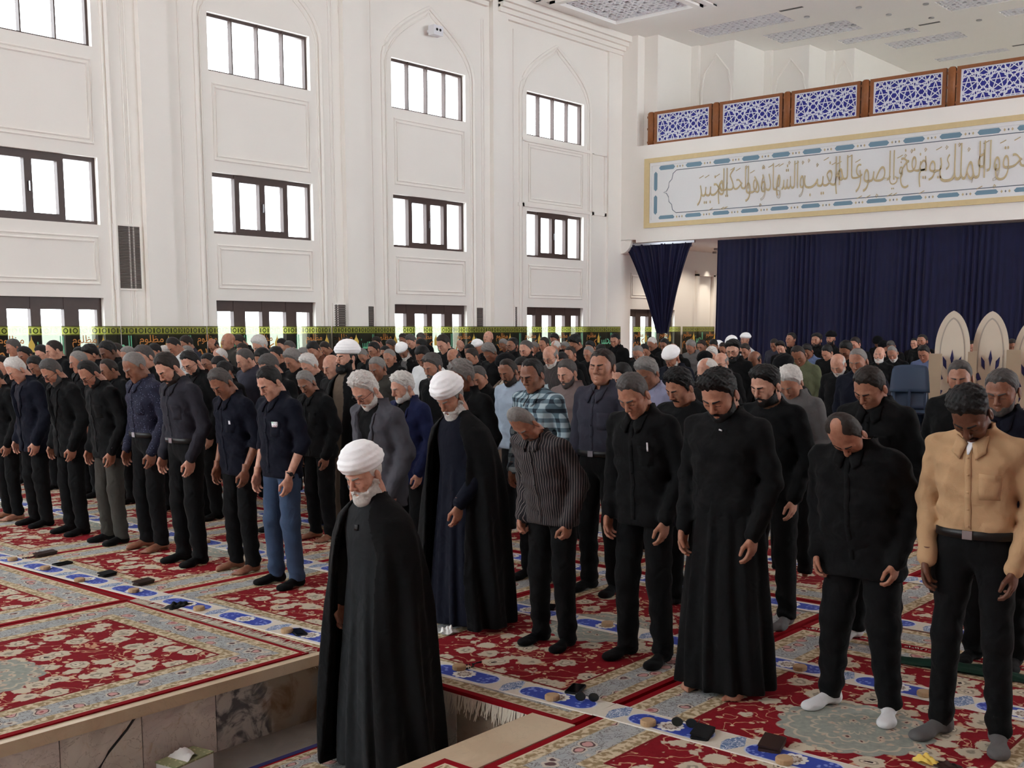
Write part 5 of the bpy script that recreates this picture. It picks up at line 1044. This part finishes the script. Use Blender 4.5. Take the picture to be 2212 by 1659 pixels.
# ---- first row and the leader, one by one
FRONT = [
 dict(x=-14, y=800, hair='short', hc='k', top='black', kind='jacket', shirt='charcoal', feet='bare', trousers='black', pitch=.4, label='man cut off by the left picture edge, black sleeve and bare foot visible'),
 dict(x=33, y=772, hair='short', hc='s', skin=1, top='dnavy', kind='jacket', shirt='charcoal', pitch=.55, lean=.12, face='full', fat=.2, label='white-haired man in dark jacket, leftmost full figure of the front row'),
 dict(x=110, y=776, hair='short', hc='p', glasses=1, skin=2, top='black', kind='jacket', shirt='black', pitch=.55, lean=.12, beard='stubble', watch='m', label='man with greying crop, glasses and black jacket, second full figure in front row'),
 dict(x=192, y=779, hair='receding', hc='k', glasses=1, skin=2, top='black', kind='shirt', collar='stand', hem=.78, trousers='olivegrey', pitch=.6, lean=.12, watch='m', beard='stubble', label='black-haired man in glasses, black shirt, olive grey trousers and wristwatch'),
 dict(x=288, y=760, hair='crop', hc='g', skin=3, top='dots', kind='shirt', tuck=True, trousers='black', feet='bare', pitch=.5, lean=.06, label='grey crew-cut man in dotted navy shirt with belt, barefoot'),
 dict(x=360, y=762, hair='short', hc='d', beard='short', skin=1, top='charcoal', kind='shirt', tuck=True, pocket=True, trousers='black', pitch=.55, lean=.10, label='brown-haired bearded man in charcoal grey tucked shirt and black socks'),
 dict(x=476, y=796, hair='short', hc='p', skin=3, top='dnavy', kind='shirt', hem=.80, sleeve='rolled', trousers='black', feet='bare', pitch=.55, lean=.12, yaw=.12, face='full', belly=.02, decals=[('shirt_logo', 'white', [(-.09, 1.27), (-.105, 1.27), (-.105, 1.24), (-.09, 1.24)])], label='barefoot man in dark short-sleeved shirt beside the man in jeans'),
 dict(x=580, y=791, hair='short', hc='k', skin=1, top='dnavy', kind='shirt', hem=.84, sleeve='rolled', trousers='jeans', pitch=.5, lean=.05, watch='band', stance=.02, label='young man in blue jeans, navy shirt and round badge',
      decals=[('round_badge', 'white', [(-.075, 1.285), (-.115, 1.285), (-.115, 1.245), (-.075, 1.245)]), ('badge_red', 'rustred', [(-.078, 1.257), (-.112, 1.257), (-.112, 1.246), (-.078, 1.246)]), ('badge_green', 'b_green', [(-.078, 1.284), (-.112, 1.284), (-.112, 1.274), (-.078, 1.274)])]),
 dict(x=786, y=806, hair='full', hc='s', glasses=1, beard='short', skin=1, top='blazer', kind='jacket', shirt='black', pitch=.55, lean=.12, fat=.3, face='full', label='white-haired man with glasses in grey blazer behind the leader'),
 dict(x=970, y=812, gear='wt', hair='short', hc='g', beard='full', bc='s', skin=2, robe='cloak', top='black', robe_c='dnavy', pitch=.5, lean=.08, tall=1.15, open=1.5, feet='none', hand_side=-1, arm='cleric', label='white-turbaned cleric in navy robe and black cloak behind the leader'),
 dict(x=1130, y=882, hair='crop', hc='g', beard='moustache', skin=2, top='stripe', kind='shirt', hem=.82, trousers='black', pitch=.75, lean=.30, curl=2.0, fat=.2, belly=.02, arm='front', watch='m', pocket=False, label='stooping grey-cropped man in black and grey striped shirt with clenched fists'),
 dict(x=1366, y=806, hair='short', hc='p', skin=2, top='black', kind='shirt', hem=.80, trousers='black', pitch=.55, lean=.10, stance=.02, watch=None, decals=[('pen', 'white', [(-.10, 1.305), (-.106, 1.305), (-.112, 1.255), (-.106, 1.255)])], label='grey-haired man in black shirt with white pen in pocket'),
 dict(x=1552, y=800, hair='quiff', hc='k', beard='short', skin=2, top='black', robe='robe', feet='bare', pitch=.55, lean=.06, face='full', wide=1.06, watch='m', arm='front', label='bearded man in long black ankle-length robe with wristwatch', decals=[('stud', 'white', [(-.02, 1.40), (-.04, 1.395), (-.04, 1.388), (-.02, 1.393)]), ('stud', 'white', [(.02, 1.30), (.01, 1.30), (.01, 1.292), (.02, 1.292)]), ('stud', 'white', [(0, 1.22), (-.012, 1.22), (-.012, 1.212), (0, 1.212)])]),
 dict(x=1826, y=893, hair='thin', hc='d', skin=2, top='black', kind='shirt', hem=.74, trousers='black', feet='white', pitch=.95, lean=.26, fat=.9, belly=.05, wide=1.08, face='full', stance=.06, toe=.3, curl=1.0, pocket=False, label='heavy balding man in black stooping low, white socks'),
 dict(x=2096, y=838, hair='fade', hc='k', beard='moustache', skin=4, top='tan', kind='shirt', tuck=True, buttons='tan', trousers='black', feet='grey', decals=[('undershirt', 'white', [(-.026, 1.455), (.026, 1.455), (.004, 1.375), (-.004, 1.375)])], pitch=.75, lean=.14, face='lean', stance=.03, slim=.9, toe=.3, label='man in tan shirt, black trousers and grey socks at right'),
]
M['rustred'] = plain('badge_red', srgb(150, 40, 40), .5)
for i, sp in enumerate(FRONT): sp.update(near=True, seed=i + 1, group='worshippers standing in rows'); sp.setdefault('feet', 'black'); place(sp, ROWX(0) + {11: .10, 12: -.07, 13: .05, 4: .06, 5: -.06, 6: .05, 7: -.05}.get(i, 0)); sp['s'] = min(max(sp['s'], .86), 1.06); make_person(sp)
imam = dict(x=782, y=962, gear='wt', hair='short', hc='s', beard='full', bc='s', skin=1, robe='cloak', top='black', robe_c='black2', pitch=.35, lean=.04, yaw=.05, tall=1.1, open=1.3, feet='none', hand_side=1, arm='hang', near=True, seed=21, zf=PZ + .024, decals=[('lapel_microphone', 'black', [(.012, 1.33), (-.018, 1.33), (-.018, 1.30), (.012, 1.30)])], label='prayer leader in white turban and long black cloak standing in the niche')
CC['black2'] = (38, 40, 42)
imam["robe_c"]="black2"; place(imam, 3.78); make_person(imam)
# ---- second row and the crowd: (x, top, head width px or 0, hair, colour, beard, garment, colour, extras)
def P_(x, y, w, hair='short', hc='k', beard='none', top='black', **k): return dict(x=x, y=y, w=w, hair=hair, hc=hc, beard=beard, top=top, **k)
UP = dict(pitch=.0, lean=.0)
CROWD = [
 # second row, recognisable figures
 P_(661, 801, 46, 'short', 'g', skin=3, top='black', feet='bare', k=1), P_(747, 737, 60, 'short', 'k', 'full', gear='wt', robe='cloak', robe_c='brown', face='lean', yaw=.1, k=1, tall=1.1, label='upright black-bearded cleric in white turban and brown-trimmed cloak', feet='none', **UP),
 P_(867, 805, 56, 'full', 's', 'stubble', top='bluesuit', kind='jacket', skin=1, k=1, face='full'), P_(994, 779, 60, 'full', 'g', top='black', kind='jacket', k=1, pitch=.25),
 P_(1148, 774, 58, 'receding', 'k', top='check', skin=3, k=1, label='dark-haired man in teal checked shirt behind the striped shirt'), P_(1299, 753, 60, 'short', 'd', top='slate', tuck=True, skin=2, k=1, yaw=.3, face='full', label='upright man in slate grey buttoned shirt with belt', pitch=-.05, lean=.0),
 P_(1466, 798, 63, 'full', 'k', 'moustache', kind='tee', skin=2, k=1, pitch=.4, label='young man with moustache in black crew-neck tee'), P_(1653, 791, 58, 'fade', 'k', 'short', kind='tee', skin=1, face='full', k=1, pitch=.35, label='young man with faded haircut and chinstrap beard in black tee', feet='grey'),
 P_(1878, 793, 64, 'short', 'd', skin=2, k=1, pitch=.6, feet='white', face='full', label='dark-haired man in black bowing behind the stooping balding man'), P_(2164, 797, 58, 'short', 'p', 'stubble', top='dnavy', skin=3, k=1, pitch=.3, face='full', label='man in dark navy polo at the right picture edge'),
 P_(580, 765, 55, 'short', 'p', k=1, label='dark grey-haired man behind the man in jeans'), P_(411, 758, 50, 'short', 'k', 'stubble', glasses=1, k=1, label='young black-haired man in glasses behind the charcoal grey shirt'), P_(311, 745, 46, 'short', 'p', k=1), P_(234, 775, 43, 'receding', 'd', skin=3, k=1), P_(168, 757, 43, 'crop', 'g', k=1, face='full'), P_(76, 769, 38, 'short', 'k', k=1), P_(5, 768, 38, 'short', 'k', k=1), P_(484, 780, 45, 'short', 'k', k=1),
 # third row
 P_(814, 771, 55, 'short', 'g', top='olivegrey', k=2, label='grey-haired man in grey-green shirt between turbaned cleric and blue jacket'), P_(933, 765, 45, 'full', 'p', 'short', top='black', k=2, label='man with dark grey pompadour and short beard'), P_(1097, 775, 48, 'receding', 'd', 'short', top='lightblue', skin=3, k=2, label='bearded man in pale blue shirt beside the checked shirt'),
 P_(1224, 776, 46, 'short', 'p', 'short', top='mauve', k=2, label='bearded man in mauve-brown shirt'), P_(1397, 775, 45, 'full', 'g', top='lavender', k=2, label='grey-haired man in lavender shirt and dark vest'), P_(1528, 772, 45, 'thin', 's', 'short', glasses=1, skin=1, k=2), P_(1706, 793, 53, 'full', 's', top='grey', k=2, label='silver-haired man in grey shirt behind the young man with fade'),
 P_(2073, 778, 51, 'short', 'p', 'moustache', top='black', k=2, pitch=.2, label='man with moustache in black before the arched screens'), P_(1343, 784, 50, 'short', 'k', k=2), P_(1033, 796, 38, 'short', 'p', k=2), P_(667, 766, 36, 'full', 's', k=2), P_(631, 755, 43, 'full', 'g', k=2), P_(715, 765, 36, 'none', 'g', skin=1, k=2), P_(596, 748, 40, 'short', 'k', k=3), P_(567, 752, 38, 'short', 'k', k=2), P_(528, 752, 38, 'crop', 'p', k=2, top='slate'), P_(475, 770, 36, 'short', 'k', k=2), P_(475, 751, 32, 'thin', 's', skin=1), P_(449, 763, 26, 'short', 'k', glasses=1),
 P_(28, 732, 45, 'short', 'p', top='white', k=3, label='grey-black haired man with white collar at far left'), P_(90, 745, 43, 'short', 'k', glasses=1, k=3), P_(54, 748, 35, 'short', 'k'), P_(116, 734, 36, 'crop', 'd'), P_(175, 750, 33, 'short', 'k'), P_(195, 745, 34, 'fade', 'k'), P_(232, 736, 40, 'short', 'k', skin=4), P_(253, 741, 28, 'receding', 'd'), P_(276, 748, 38, 'short', 'g'), P_(334, 742, 32, 'short', 'k'), P_(358, 748, 24, 'full', 's'), P_(375, 728, 33, 'crop', 'k', top='white', label='short-haired man with pale uniform epaulette shirt'), P_(402, 725, 30, 'short', 'd', top='slate'), P_(406, 747, 32, 'short', 'g'),
 P_(461, 732, 27, 'bald', 'd', 'short', glasses=1, skin=2), P_(492, 718, 29, 'none', 'g', skin=2, top='olivegrey', label='bald man standing upright in olive shirt before the banner', **UP), P_(518, 723, 24, 'short', 'd'), P_(524, 741, 30, 'short', 'd', glasses=1), P_(560, 726, 33, 'full', 's'), P_(609, 731, 25, 'short', 'k'), P_(626, 736, 26, 'short', 'p'), P_(655, 751, 24, 'short', 'g'), P_(677, 738, 32, 'short', 'k', top='rust', label='black-haired man in rust brown shirt'), P_(703, 738, 26, 'short', 'd'),
 P_(748, 729, 24, 'short', 'k'), P_(784, 753, 30, 'short', 'g'), P_(807, 738, 30, 'short', 'k'), P_(814, 727, 22, 'short', 'd'), P_(841, 753, 31, 'crop', 'g'), P_(845, 733, 24, 'short', 'p'), P_(832, 747, 26, 'short', 'k'), P_(871, 742, 36, gear='wt', hc='s', beard='long', bc='s', robe='cloak', robe_c='grey', label='white-bearded cleric in white turban in mid crowd'), P_(872, 720, 22, 'short', 'd'), P_(888, 722, 24, 'short', 'p', skin=1), P_(909, 719, 22, 'short', 'p'), P_(910, 732, 26, 'short', 'k'), P_(913, 747, 42, 'short', 'k', top='white', label='black-haired man in white shirt among the black shirts'),
 P_(957, 723, 30, 'short', 'd'), P_(980, 753, 36, 'bald', 'd', 'short', glasses=1), P_(994, 734, 20, 'none', 'g', skin=1), P_(1014, 743, 28, 'short', 'k'), P_(1019, 752, 32, 'short', 'd'), P_(1032, 734, 30, gear='wt', hc='k', robe='cloak', robe_c='charcoal'), P_(1054, 714, 22, 'none', 'g', skin=1, label='bald man standing before the banner below the third window', **UP), P_(1057, 743, 33, 'full', 'g'), P_(1088, 732, 22, 'short', 'g'), P_(1106, 729, 30, 'short', 'k', 'short', glasses=1, label='upright bearded man in glasses reciting with open face', **UP), P_(1136, 734, 33, 'crop', 'p', 'full', skin=1, label='shaven-headed man with full black beard', bc='k'),
 P_(1154, 738, 22, 'short', 'g'), P_(1175, 728, 24, 'receding', 'd'), P_(1198, 720, 22, 'short', 'k'), P_(1200, 736, 25, 'thin', 's', skin=1), P_(1221, 738, 22, 'short', 'g'), P_(1242, 724, 28, 'quiff', 'k', glasses=1), P_(1275, 736, 25, 'short', 'k'), P_(1271, 747, 28, 'crop', 'g'), P_(1298, 744, 26, 'short', 'k'), P_(1328, 720, 26, 'short', 'k', 'stubble', kind='jacket', pitch=.3, lean=.0, label='black-haired man in black suit upright below the curtain point'), P_(1188, 747, 38, 'bald', 'g', 'short', glasses=1, top='stripe', bc='s', label='bald man in glasses and striped shirt in mid crowd'), P_(1231, 748, 31, 'receding', 'd'), P_(1216, 761, 26, 'short', 'k'), P_(1092, 765, 42, gear='bt', hc='k', beard='short', robe='cloak', robe_c='beige', top='brown', label='black-turbaned cleric in brown cloak'), P_(1127, 772, 30, 'short', 'k'),
 P_(1378, 746, 28, 'crop', 'g', 'short', bc='s'), P_(1393, 743, 25, 'short', 'k'), P_(1408, 728, 25, 'crop', 's', skin=2), P_(1435, 731, 24, 'short', 'k'), P_(1454, 742, 28, 'none', 'g'), P_(1451, 750, 45, gear='wt', hc='s', beard='short', bc='s', top='dnavy', kind='jacket', label='white-turbaned man with white beard and navy coat'), P_(1492, 734, 26, 'short', 'g', top='grey'), P_(1515, 734, 24, 'short', 'd'), P_(1541, 733, 24, 'short', 'k'), P_(1553, 737, 22, gear='wt', hc='s', top='black'), P_(1562, 740, 22, 'receding', 'd'), P_(1581, 727, 30, gear='wt', hc='s', robe='cloak', robe_c='white', top='white', tall=.9, label='man in white robe and white cap by the curtain edge'), P_(1609, 719, 27, gear='wt', hc='s', top='white', robe='cloak', robe_c='white', label='man in white headcloth standing tallest before the curtain', **UP), P_(1538, 750, 28, 'full', 's', skin=1), P_(1524, 761, 40, gear='bt', hc='p'), P_(1557, 761, 28, 'bald', 'g', glasses=1, skin=1, beard='short', bc='s'),
 P_(1583, 734, 38, 'quiff', 'k', 'full', glasses=1, top='black', label='tall black-bearded man in glasses and black polo', pitch=.3, lean=.0), P_(1609, 742, 24, 'short', 'd'), P_(1629, 758, 33, 'bald', 'd'), P_(1672, 732, 22, 'short', 'd', top='slate'), P_(1686, 737, 26, 'quiff', 'd', 'moustache', label='man with brown quiff and moustache before the curtain'), P_(1708, 718, 25, 'short', 'k', label='young black-haired man standing upright before the curtain', **UP), P_(1724, 747, 35, 'receding', 'd', top='olive', label='man in olive green shirt'), P_(1743, 743, 28, 'short', 'k', top='blue', label='dark-haired man in blue shirt'), P_(1694, 769, 50, gear='bt', hc='k', robe='cloak', robe_c='charcoal', label='black-turbaned cleric behind the silver-haired man'), P_(1763, 720, 24, 'fade', 'k', 'short', label='upright man with trimmed black beard left of a black turban', **UP), P_(1794, 715, 28, gear='bt', hc='k', beard='short', robe='cloak', robe_c='charcoal', label='young black-turbaned cleric upright before the curtain', **UP), P_(1786, 745, 28, 'short', 'k'),
 P_(1827, 736, 35, 'short', 'k', pitch=.6), P_(1847, 728, 24, 'short', 'd'), P_(1809, 764, 38, 'bald', 's', 'short', bc='s', skin=1, label='bald man with white beard bowing in black'), P_(1853, 751, 45, 'crop', 'g', top='dnavy', label='grey-cropped man in dark navy shirt near the stooping men'), P_(1899, 748, 32, 'none', 's', 'short', bc='s', skin=1, label='bald white-bearded man upright near the blue chair', **UP), P_(1927, 747, 30, 'crop', 'g', 'short', bc='s'), P_(1896, 728, 26, gear='bt', hc='k'), P_(1908, 737, 26, gear='bt', hc='k'), P_(1924, 736, 22, 'short', 'p'), P_(1975, 730, 22, 'short', 'k', pitch=0), P_(1991, 722, 24, 'short', 'k', 'short', pitch=0), P_(1995, 746, 30, 'short', 'k', top='blue'), P_(2098, 736, 20, 'receding', 'd'), P_(2186, 732, 24, 'short', 'd'),
]
def region(x):
    for lim, t in ((130, 'below the leftmost window'), (250, 'below the tall wall grille'), (440, 'right of the tall wall grille'), (690, 'below the second window bay'), (840, 'below the small wall grilles'), (1010, 'below the third window bay'), (1130, 'between third and fourth window bays'), (1270, 'below the fourth window bay'), (1420, 'below the gathered curtain'), (1545, 'between the two curtains'), (1900, 'before the wide blue curtain'), (3000, 'near the arched screens')):
        if x < lim: return t
HK = {'short': '-haired', 'crop': '-cropped', 'full': '-haired', 'receding': '-haired receding', 'thin': '-haired balding', 'quiff': '-quiffed', 'fade': '-haired', 'long': '-haired'}
DEPTHW = ['front row', 'second row', 'third row', 'mid crowd', 'mid crowd', 'mid crowd', 'far rows', 'far rows', 'far rows', 'far rows', 'far rows', 'far rows', 'far rows', 'far rows', 'far rows', 'far rows', 'far rows']
placed = [(sp['loc'][0], sp['loc'][1], .3 if sp.get('robe') == 'cloak' else .26) for sp in FRONT] + [(at_depth(1968, 10.8)[0], at_depth(1968, 10.8)[1], .35)] + [(at_depth(px_, 12.0)[0], at_depth(px_, 12.0)[1], .3) for px_ in (2020, 2057, 2100, 2140, 2190, 2228)]
rr = random.Random(11)
for i, sp in enumerate(CROWD):
    sp.setdefault('pitch', rr.choice((.3, .45, .6))); sp.setdefault('lean', rr.choice((.06, .12))); sp.setdefault('yaw', rr.choice((-.2, 0, 0, .2))); sp.setdefault('skin', rr.choice((1, 2, 2, 2, 3))); sp.setdefault('fat', rr.choice((0, 0, .5))); sp.setdefault('face', rr.choice(('lean', 'mid', 'full')))
    sp['pitch'] = q(sp['pitch'], .15); sp['lean'] = q(sp['lean'], .06); sp['yaw'] = q(sp['yaw'], .2)
    w_ = sp['w']; d0 = (640 if sp.get('gear') else 494) / w_
    best = None; rad = .31 if sp.get('robe') == 'cloak' else .26
    for k in range(1, 16):
        if 'k' in sp and abs(k - sp['k']) > 1: continue
        for dx in (0, .3, -.3, .6):
            t = place(dict(sp), ROWX(k) + dx); xx, yy = t['loc'][:2]
            if yy > 17.3: continue
            over = sum(max(0, r_ + rad - math.hypot((xx - x_) * 1.25, yy - y_)) for x_, y_, r_ in placed)
            cost = abs(t['d'] - d0) / d0 * 2 + max(0, t['need'] - 1.03) * 12 + max(0, .955 - t['need']) * 12 + over * 14 + (1.2 * abs(k - sp['k']) if 'k' in sp else 0) + abs(dx) * .4
            if best is None or cost < best[0]: best = (cost, k, t)
    cost, k, t = best; sp.update(s=t['s'], loc=t['loc'], d=t['d'], need=t['need'], row=k, near=k <= 1, group='worshippers standing in rows', seed=30 + i); placed.append((t['loc'][0], t['loc'][1], rad))
    sp.setdefault('feet', 'black')
cnt = {}
for sp in sorted(CROWD, key=lambda s: s['x']):
    if 'label' in sp: continue
    gear = sp.get('gear'); c = CWORD.get(sp['top'], sp['top'])
    if gear: b = 'man in %s turban' % ('white' if gear == 'wt' else 'black')
    elif sp['hair'] in ('none', 'bald'): b = 'bald man'
    else: b = HW[sp['hc']] + HK[sp['hair']] + ' man'
    b += (' in glasses' if sp.get('glasses') else '') + (' with beard' if sp['beard'] in ('short', 'full', 'long') else '') + (' and ' if sp.get('glasses') else ' in ') + c + (' jacket' if sp.get('kind') == 'jacket' else '') 
    sp['base'] = b + ', ' + DEPTHW[sp['row']] + ' ' + region(sp['x']); cnt.setdefault(sp['base'], []).append(sp)
for b, L in cnt.items():
    for i, sp in enumerate(L): sp['label'] = b if len(L) == 1 else b.replace(',', ', ' + ordn[i] + ' from left in', 1)
for sp in CROWD:
    if len(sp['label'].split()) > 16: sp['label'] = sp['label'].replace(' far rows', '').replace(' mid crowd', '').replace(' and black', ' black').replace('from left in', 'from left,')
    make_person(sp)
# ------------------------------------------------------------------ things lying on the carpet
M['clay'] = plain('fired_clay', srgb(176, 146, 112), .9, 40, .1)
def on_floor(px, py, z=.006): p = pix_on(px, py, 2, z); return p
turb = MB()
turb.tube([(0, 0, 0), (0, 0, .004), (0, 0, .022), (0, 0, .027)], [.036, .039, .039, .034], 16); turb_me = turb.mesh('prayer_tablet', M['clay'])
TAB = [(27, 1211, 'leftmost, near the picture edge'), (98, 1230, 'second from the left picture edge'), (172, 1256, 'beside the black phone case'), (289, 1279, 'beside the brown wallet'), (430, 1318, 'beside the crumpled black cloth'), (620, 1366, 'on the phone left of the leader'), (992, 1446, 'right of the leader, beside the beads'), (1193, 1511, 'beside the sunglasses'), (1400, 1566, 'below the long black robe'), (1694, 1648, 'nearest the camera'), (1997, 1503, 'beside the eyeglasses in the second strip'), (1312, 1352, 'behind the black shirt with pen'), (1728, 1447, 'between robe and stooping man'), (445, 1172, 'in the second strip behind the barefoot men'), (1500, 1388, 'behind the long black robe')]
for x, y, lb in TAB:
    o = link('prayer_tablet', turb_me); o.location = on_floor(x, y); tag(o, 'round clay prayer tablet on the blue strip, ' + lb, 'prayer tablet', 'clay prayer tablets')
def slabby(name, px, py, L, W, T, ang, mat, label, cat, lift=.006):
    o = empty(name, on_floor(px, py, lift)); o.rotation_euler = (0, 0, ang); tag(o, label, cat); b = .008
    m = MB(); P = [(-L/2 + b, -W/2), (L/2 - b, -W/2), (L/2, -W/2 + b), (L/2, W/2 - b), (L/2 - b, W/2), (-L/2 + b, W/2), (-L/2, W/2 - b), (-L/2, -W/2 + b)]; m.prism([(x, y, 0) for x, y in P], (0, 0, T)); m.build('body', mat, o); return o
M['leather_b'] = plain('brown_leather', srgb(52, 34, 28), .5, 20, .15); M['screen'] = plain('phone_glass', srgb(14, 14, 18), .12); M['cloth_k'] = plain('black_fabric', srgb(18, 18, 20), .9, 20, .2)
def phone(px, py, ang, label, case='black'):
    o = slabby('phone', px, py, .155, .076, .01, ang, M[case], label, 'phone'); MB().box(-.07, .07, -.033, .033, .0101, .0115).build('screen', M['screen'], o); return o
phone(135, 1218, .15, 'black phone on the rug behind the strip, far left'); phone(1243, 1490, .35, 'black phone lying beside sunglasses right of the leader')
phone(645, 1367, 1.2, 'black phone under a clay tablet left of the leader'); phone(1190, 1313, .5, 'black phone on the second strip behind the striped shirt')
def wallet(px, py, ang, L, W, label, mat='leather_b'):
    o = slabby('wallet', px, py, L, W, .012, ang, M[mat], label, 'wallet'); m = MB(); m.prism([(-L/2, -W/2, .013), (L/2, -W/2, .013), (L/2, W/2, .024), (-L/2, W/2, .024)], (0, 0, .008)); m.build('flap', M[mat], o); return o
wallet(98, 1199, .2, .2, .06, 'long brown leather wallet at the left rug seam'); wallet(310, 1261, .2, .16, .07, 'dark brown leather wallet behind the strip'); wallet(1668, 1612, .3, .17, .10, 'dark brown leather wallet on the strip below the stooping man'); wallet(1518, 1588, .3, .15, .085, 'black wallet with red edge on the strip', 'cloth_k'); wallet(232, 1243, .2, .13, .075, 'black key pouch behind the strip', 'cloth_k')
def beads(px, py, label, r=.05, n=22, sq=.5, seed=1):
    o = empty('prayer_beads', on_floor(px, py)); tag(o, label, 'prayer beads'); rv = random.Random(seed); m = MB()
    for k in range(n):
        a = 2*math.pi*k/n; c = np.array([r * math.cos(a) * (1 + .3 * math.sin(3*a)), r * sq * math.sin(a), .006]); m.tube([c - (.004, 0, 0), c, c + (.004, 0, 0)], [.003, .0055, .003], 6)
    m.build('bead_string', M['black'], o); m2 = MB(); m2.tube([(r, 0, .006), (r + .03, .01, .006), (r + .06, -.005, .008)], [.004, .003, .006], 5); m2.build('tassel', M['black'], o); return o
beads(1010, 1442, 'black prayer beads beside a clay tablet right of the leader', .05); beads(60, 1206, 'brown prayer beads beside the long wallet', .035, 16, .5, 2); beads(2010, 1497, 'black prayer beads on the second strip near grey socks', .05, 20, .4, 4)
def specs(px, py, ang, label, dark):
    o = empty('sunglasses' if dark else 'eyeglasses', on_floor(px, py)); o.rotation_euler = (0, 0, ang); tag(o, label, 'glasses')
    for s in (-1, 1):
        ring = [(.0, s * .034 + .026 * math.cos(a), .026 + .022 * math.sin(a)) for a in [2*math.pi*k/14 for k in range(14)]]; m = MB(); m.tube(ring, .0022, 5, True); m.build('rim', M['black'], o)
        m = MB(); m.prism(ring, (.0015, 0, 0)); m.build('lens', plain('dark_lens', srgb(40, 42, 36), .1) if dark else M['glass'], o); m = MB(); m.tube([(0, s * .06, .03), (.06, s * .064, .02), (.13, s * .055, .004)], .0022, 5); m.build('arm', M['black'], o)
    m = MB(); m.tube([(0, -.009, .03), (-.003, 0, .034), (0, .009, .03)], .002, 5); m.build('bridge', M['black'], o); return o
specs(1268, 1516, .5, 'dark sunglasses standing on the strip beside the phone', True); specs(1478, 1572, .4, 'folded dark eyeglasses beside the black wallet', True)
def crumple(name, px, py, sx, sy, h, mat, label, cat, seed, ang=0.0):
    rv = random.Random(seed); n = 14; V = []; 
    for j in range(n + 1):
        for i in range(n + 1):
            u, v = 2*i/n - 1, 2*j/n - 1; e = max(0, 1 - (u*u + v*v) ** .9 * .72); w_ = math.sin(u*5 + seed) * math.cos(v*4 - seed) + .6 * math.sin(u*9 - v*7 + seed); V.append((sx * u * (1 + .15 * w_ * .5), sy * v * (1 + .12 * w_), h * e * (.75 + .35 * w_)))
    V = np.array(V); V[:, 2] = np.maximum(V[:, 2], .001); k = len(V); B = V.copy(); B[:, 2] = 0; F = np.array([(j*(n+1)+i, j*(n+1)+i+1, (j+1)*(n+1)+i+1, (j+1)*(n+1)+i) for j in range(n) for i in range(n)]); o = link(name, np_mesh(name, np.vstack([V, B]), np.vstack([F, F[:, ::-1] + k]), mat, True)); o.location = on_floor(px, py, .0068); o.rotation_euler = (0, 0, ang); tag(o, label, cat); return o
crumple('tissue', 968, 1366, .05, .045, .045, M['b_white'], 'crumpled white tissue at the hem of the navy-robed cleric', 'tissue', 3)
crumple('cloth_pouch', 382, 1309, .10, .05, .03, M['cloth_k'], 'crumpled black cloth on the strip left of the jeans', 'pouch', 5, .3)
M['green'] = plain('dark_green_weave', srgb(20, 52, 40), .9, 30, .3)
crumple('green_cloth', 2085, 1447, .07, .40, .04, M['green'], 'rumpled dark green cloth on the rug behind the tan-shirted man', 'cloth', 8, .12)
crumple('dark_bundle', 2140, 1355, .06, .10, .05, M['cloth_k'], 'small dark bundle on the strip behind the tan-shirted man', 'bundle', 9)
crumple('gold_wrapper', 2000, 1645, .03, .05, .035, M['b_yellow'], 'crumpled golden wrapper at the bottom right edge', 'wrapper', 6); crumple('dark_pouch', 2048, 1656, .04, .05, .02, M['leather_b'], 'dark brown pouch cut by the bottom edge', 'pouch', 7)
# tissue box on the niche floor
p = pix_on(400, 1648, 2, PZ + .06); o = empty('tissue_box', (p[0], p[1], PZ + .002)); o.rotation_euler = (0, 0, .18); tag(o, 'white tissue box with green gilt top at the lower left', 'tissue box')
MB().box(-.125, .125, -.075, .075, 0, .085).build('carton', M['b_white'], o)
def lid_mat():
    t = NT('green_gilt_print'); v = t.voro(40, t.coord()); t.col(t.mix(t.step(v, .3, .2), srgb(146, 150, 112), srgb(198, 190, 150)), .6); return t.m
MB().box(-.128, .128, -.078, .078, .085, .094).build('printed_top', lid_mat(), o)
n = 8; V = [(.0 + .05 * u, .06 * v * (1 - .2 * u), .094 + .05 * (1 - u * u) * (.7 + .3 * math.sin(5 * v + 3 * u)) * (1 - .5 * v * v)) for u in np.linspace(-1, 1, n) for v in np.linspace(-1, 1, n)]; F = [(i*n+j, (i+1)*n+j, (i+1)*n+j+1, i*n+j+1) for i in range(n-1) for j in range(n-1)]
V2 = [(x, y, z - .004) for x, y, z in V]; link('tissue', np_mesh('tissue', V + V2, F + [tuple(q_ + n*n for q_ in reversed(f)) for f in F], M['b_white'], True), o)
# cable hanging down the marble panel
m = MB(); a, b = pix_on(300, 1537, 1, PY1 - .036), pix_on(215, 1659, 1, PY1 - .036); m.tube([a + (0, 0, .03), a, a * .65 + b * .35 + (.01, 0, .005), a * .3 + b * .7 + (-.012, 0, 0), b, (b[0] - .03, b[1] - .01, PZ + .01)], .006, 6); tag(m.build('power_cable', M['black']), 'thin dark cable hanging down the marble niche wall', 'cable')
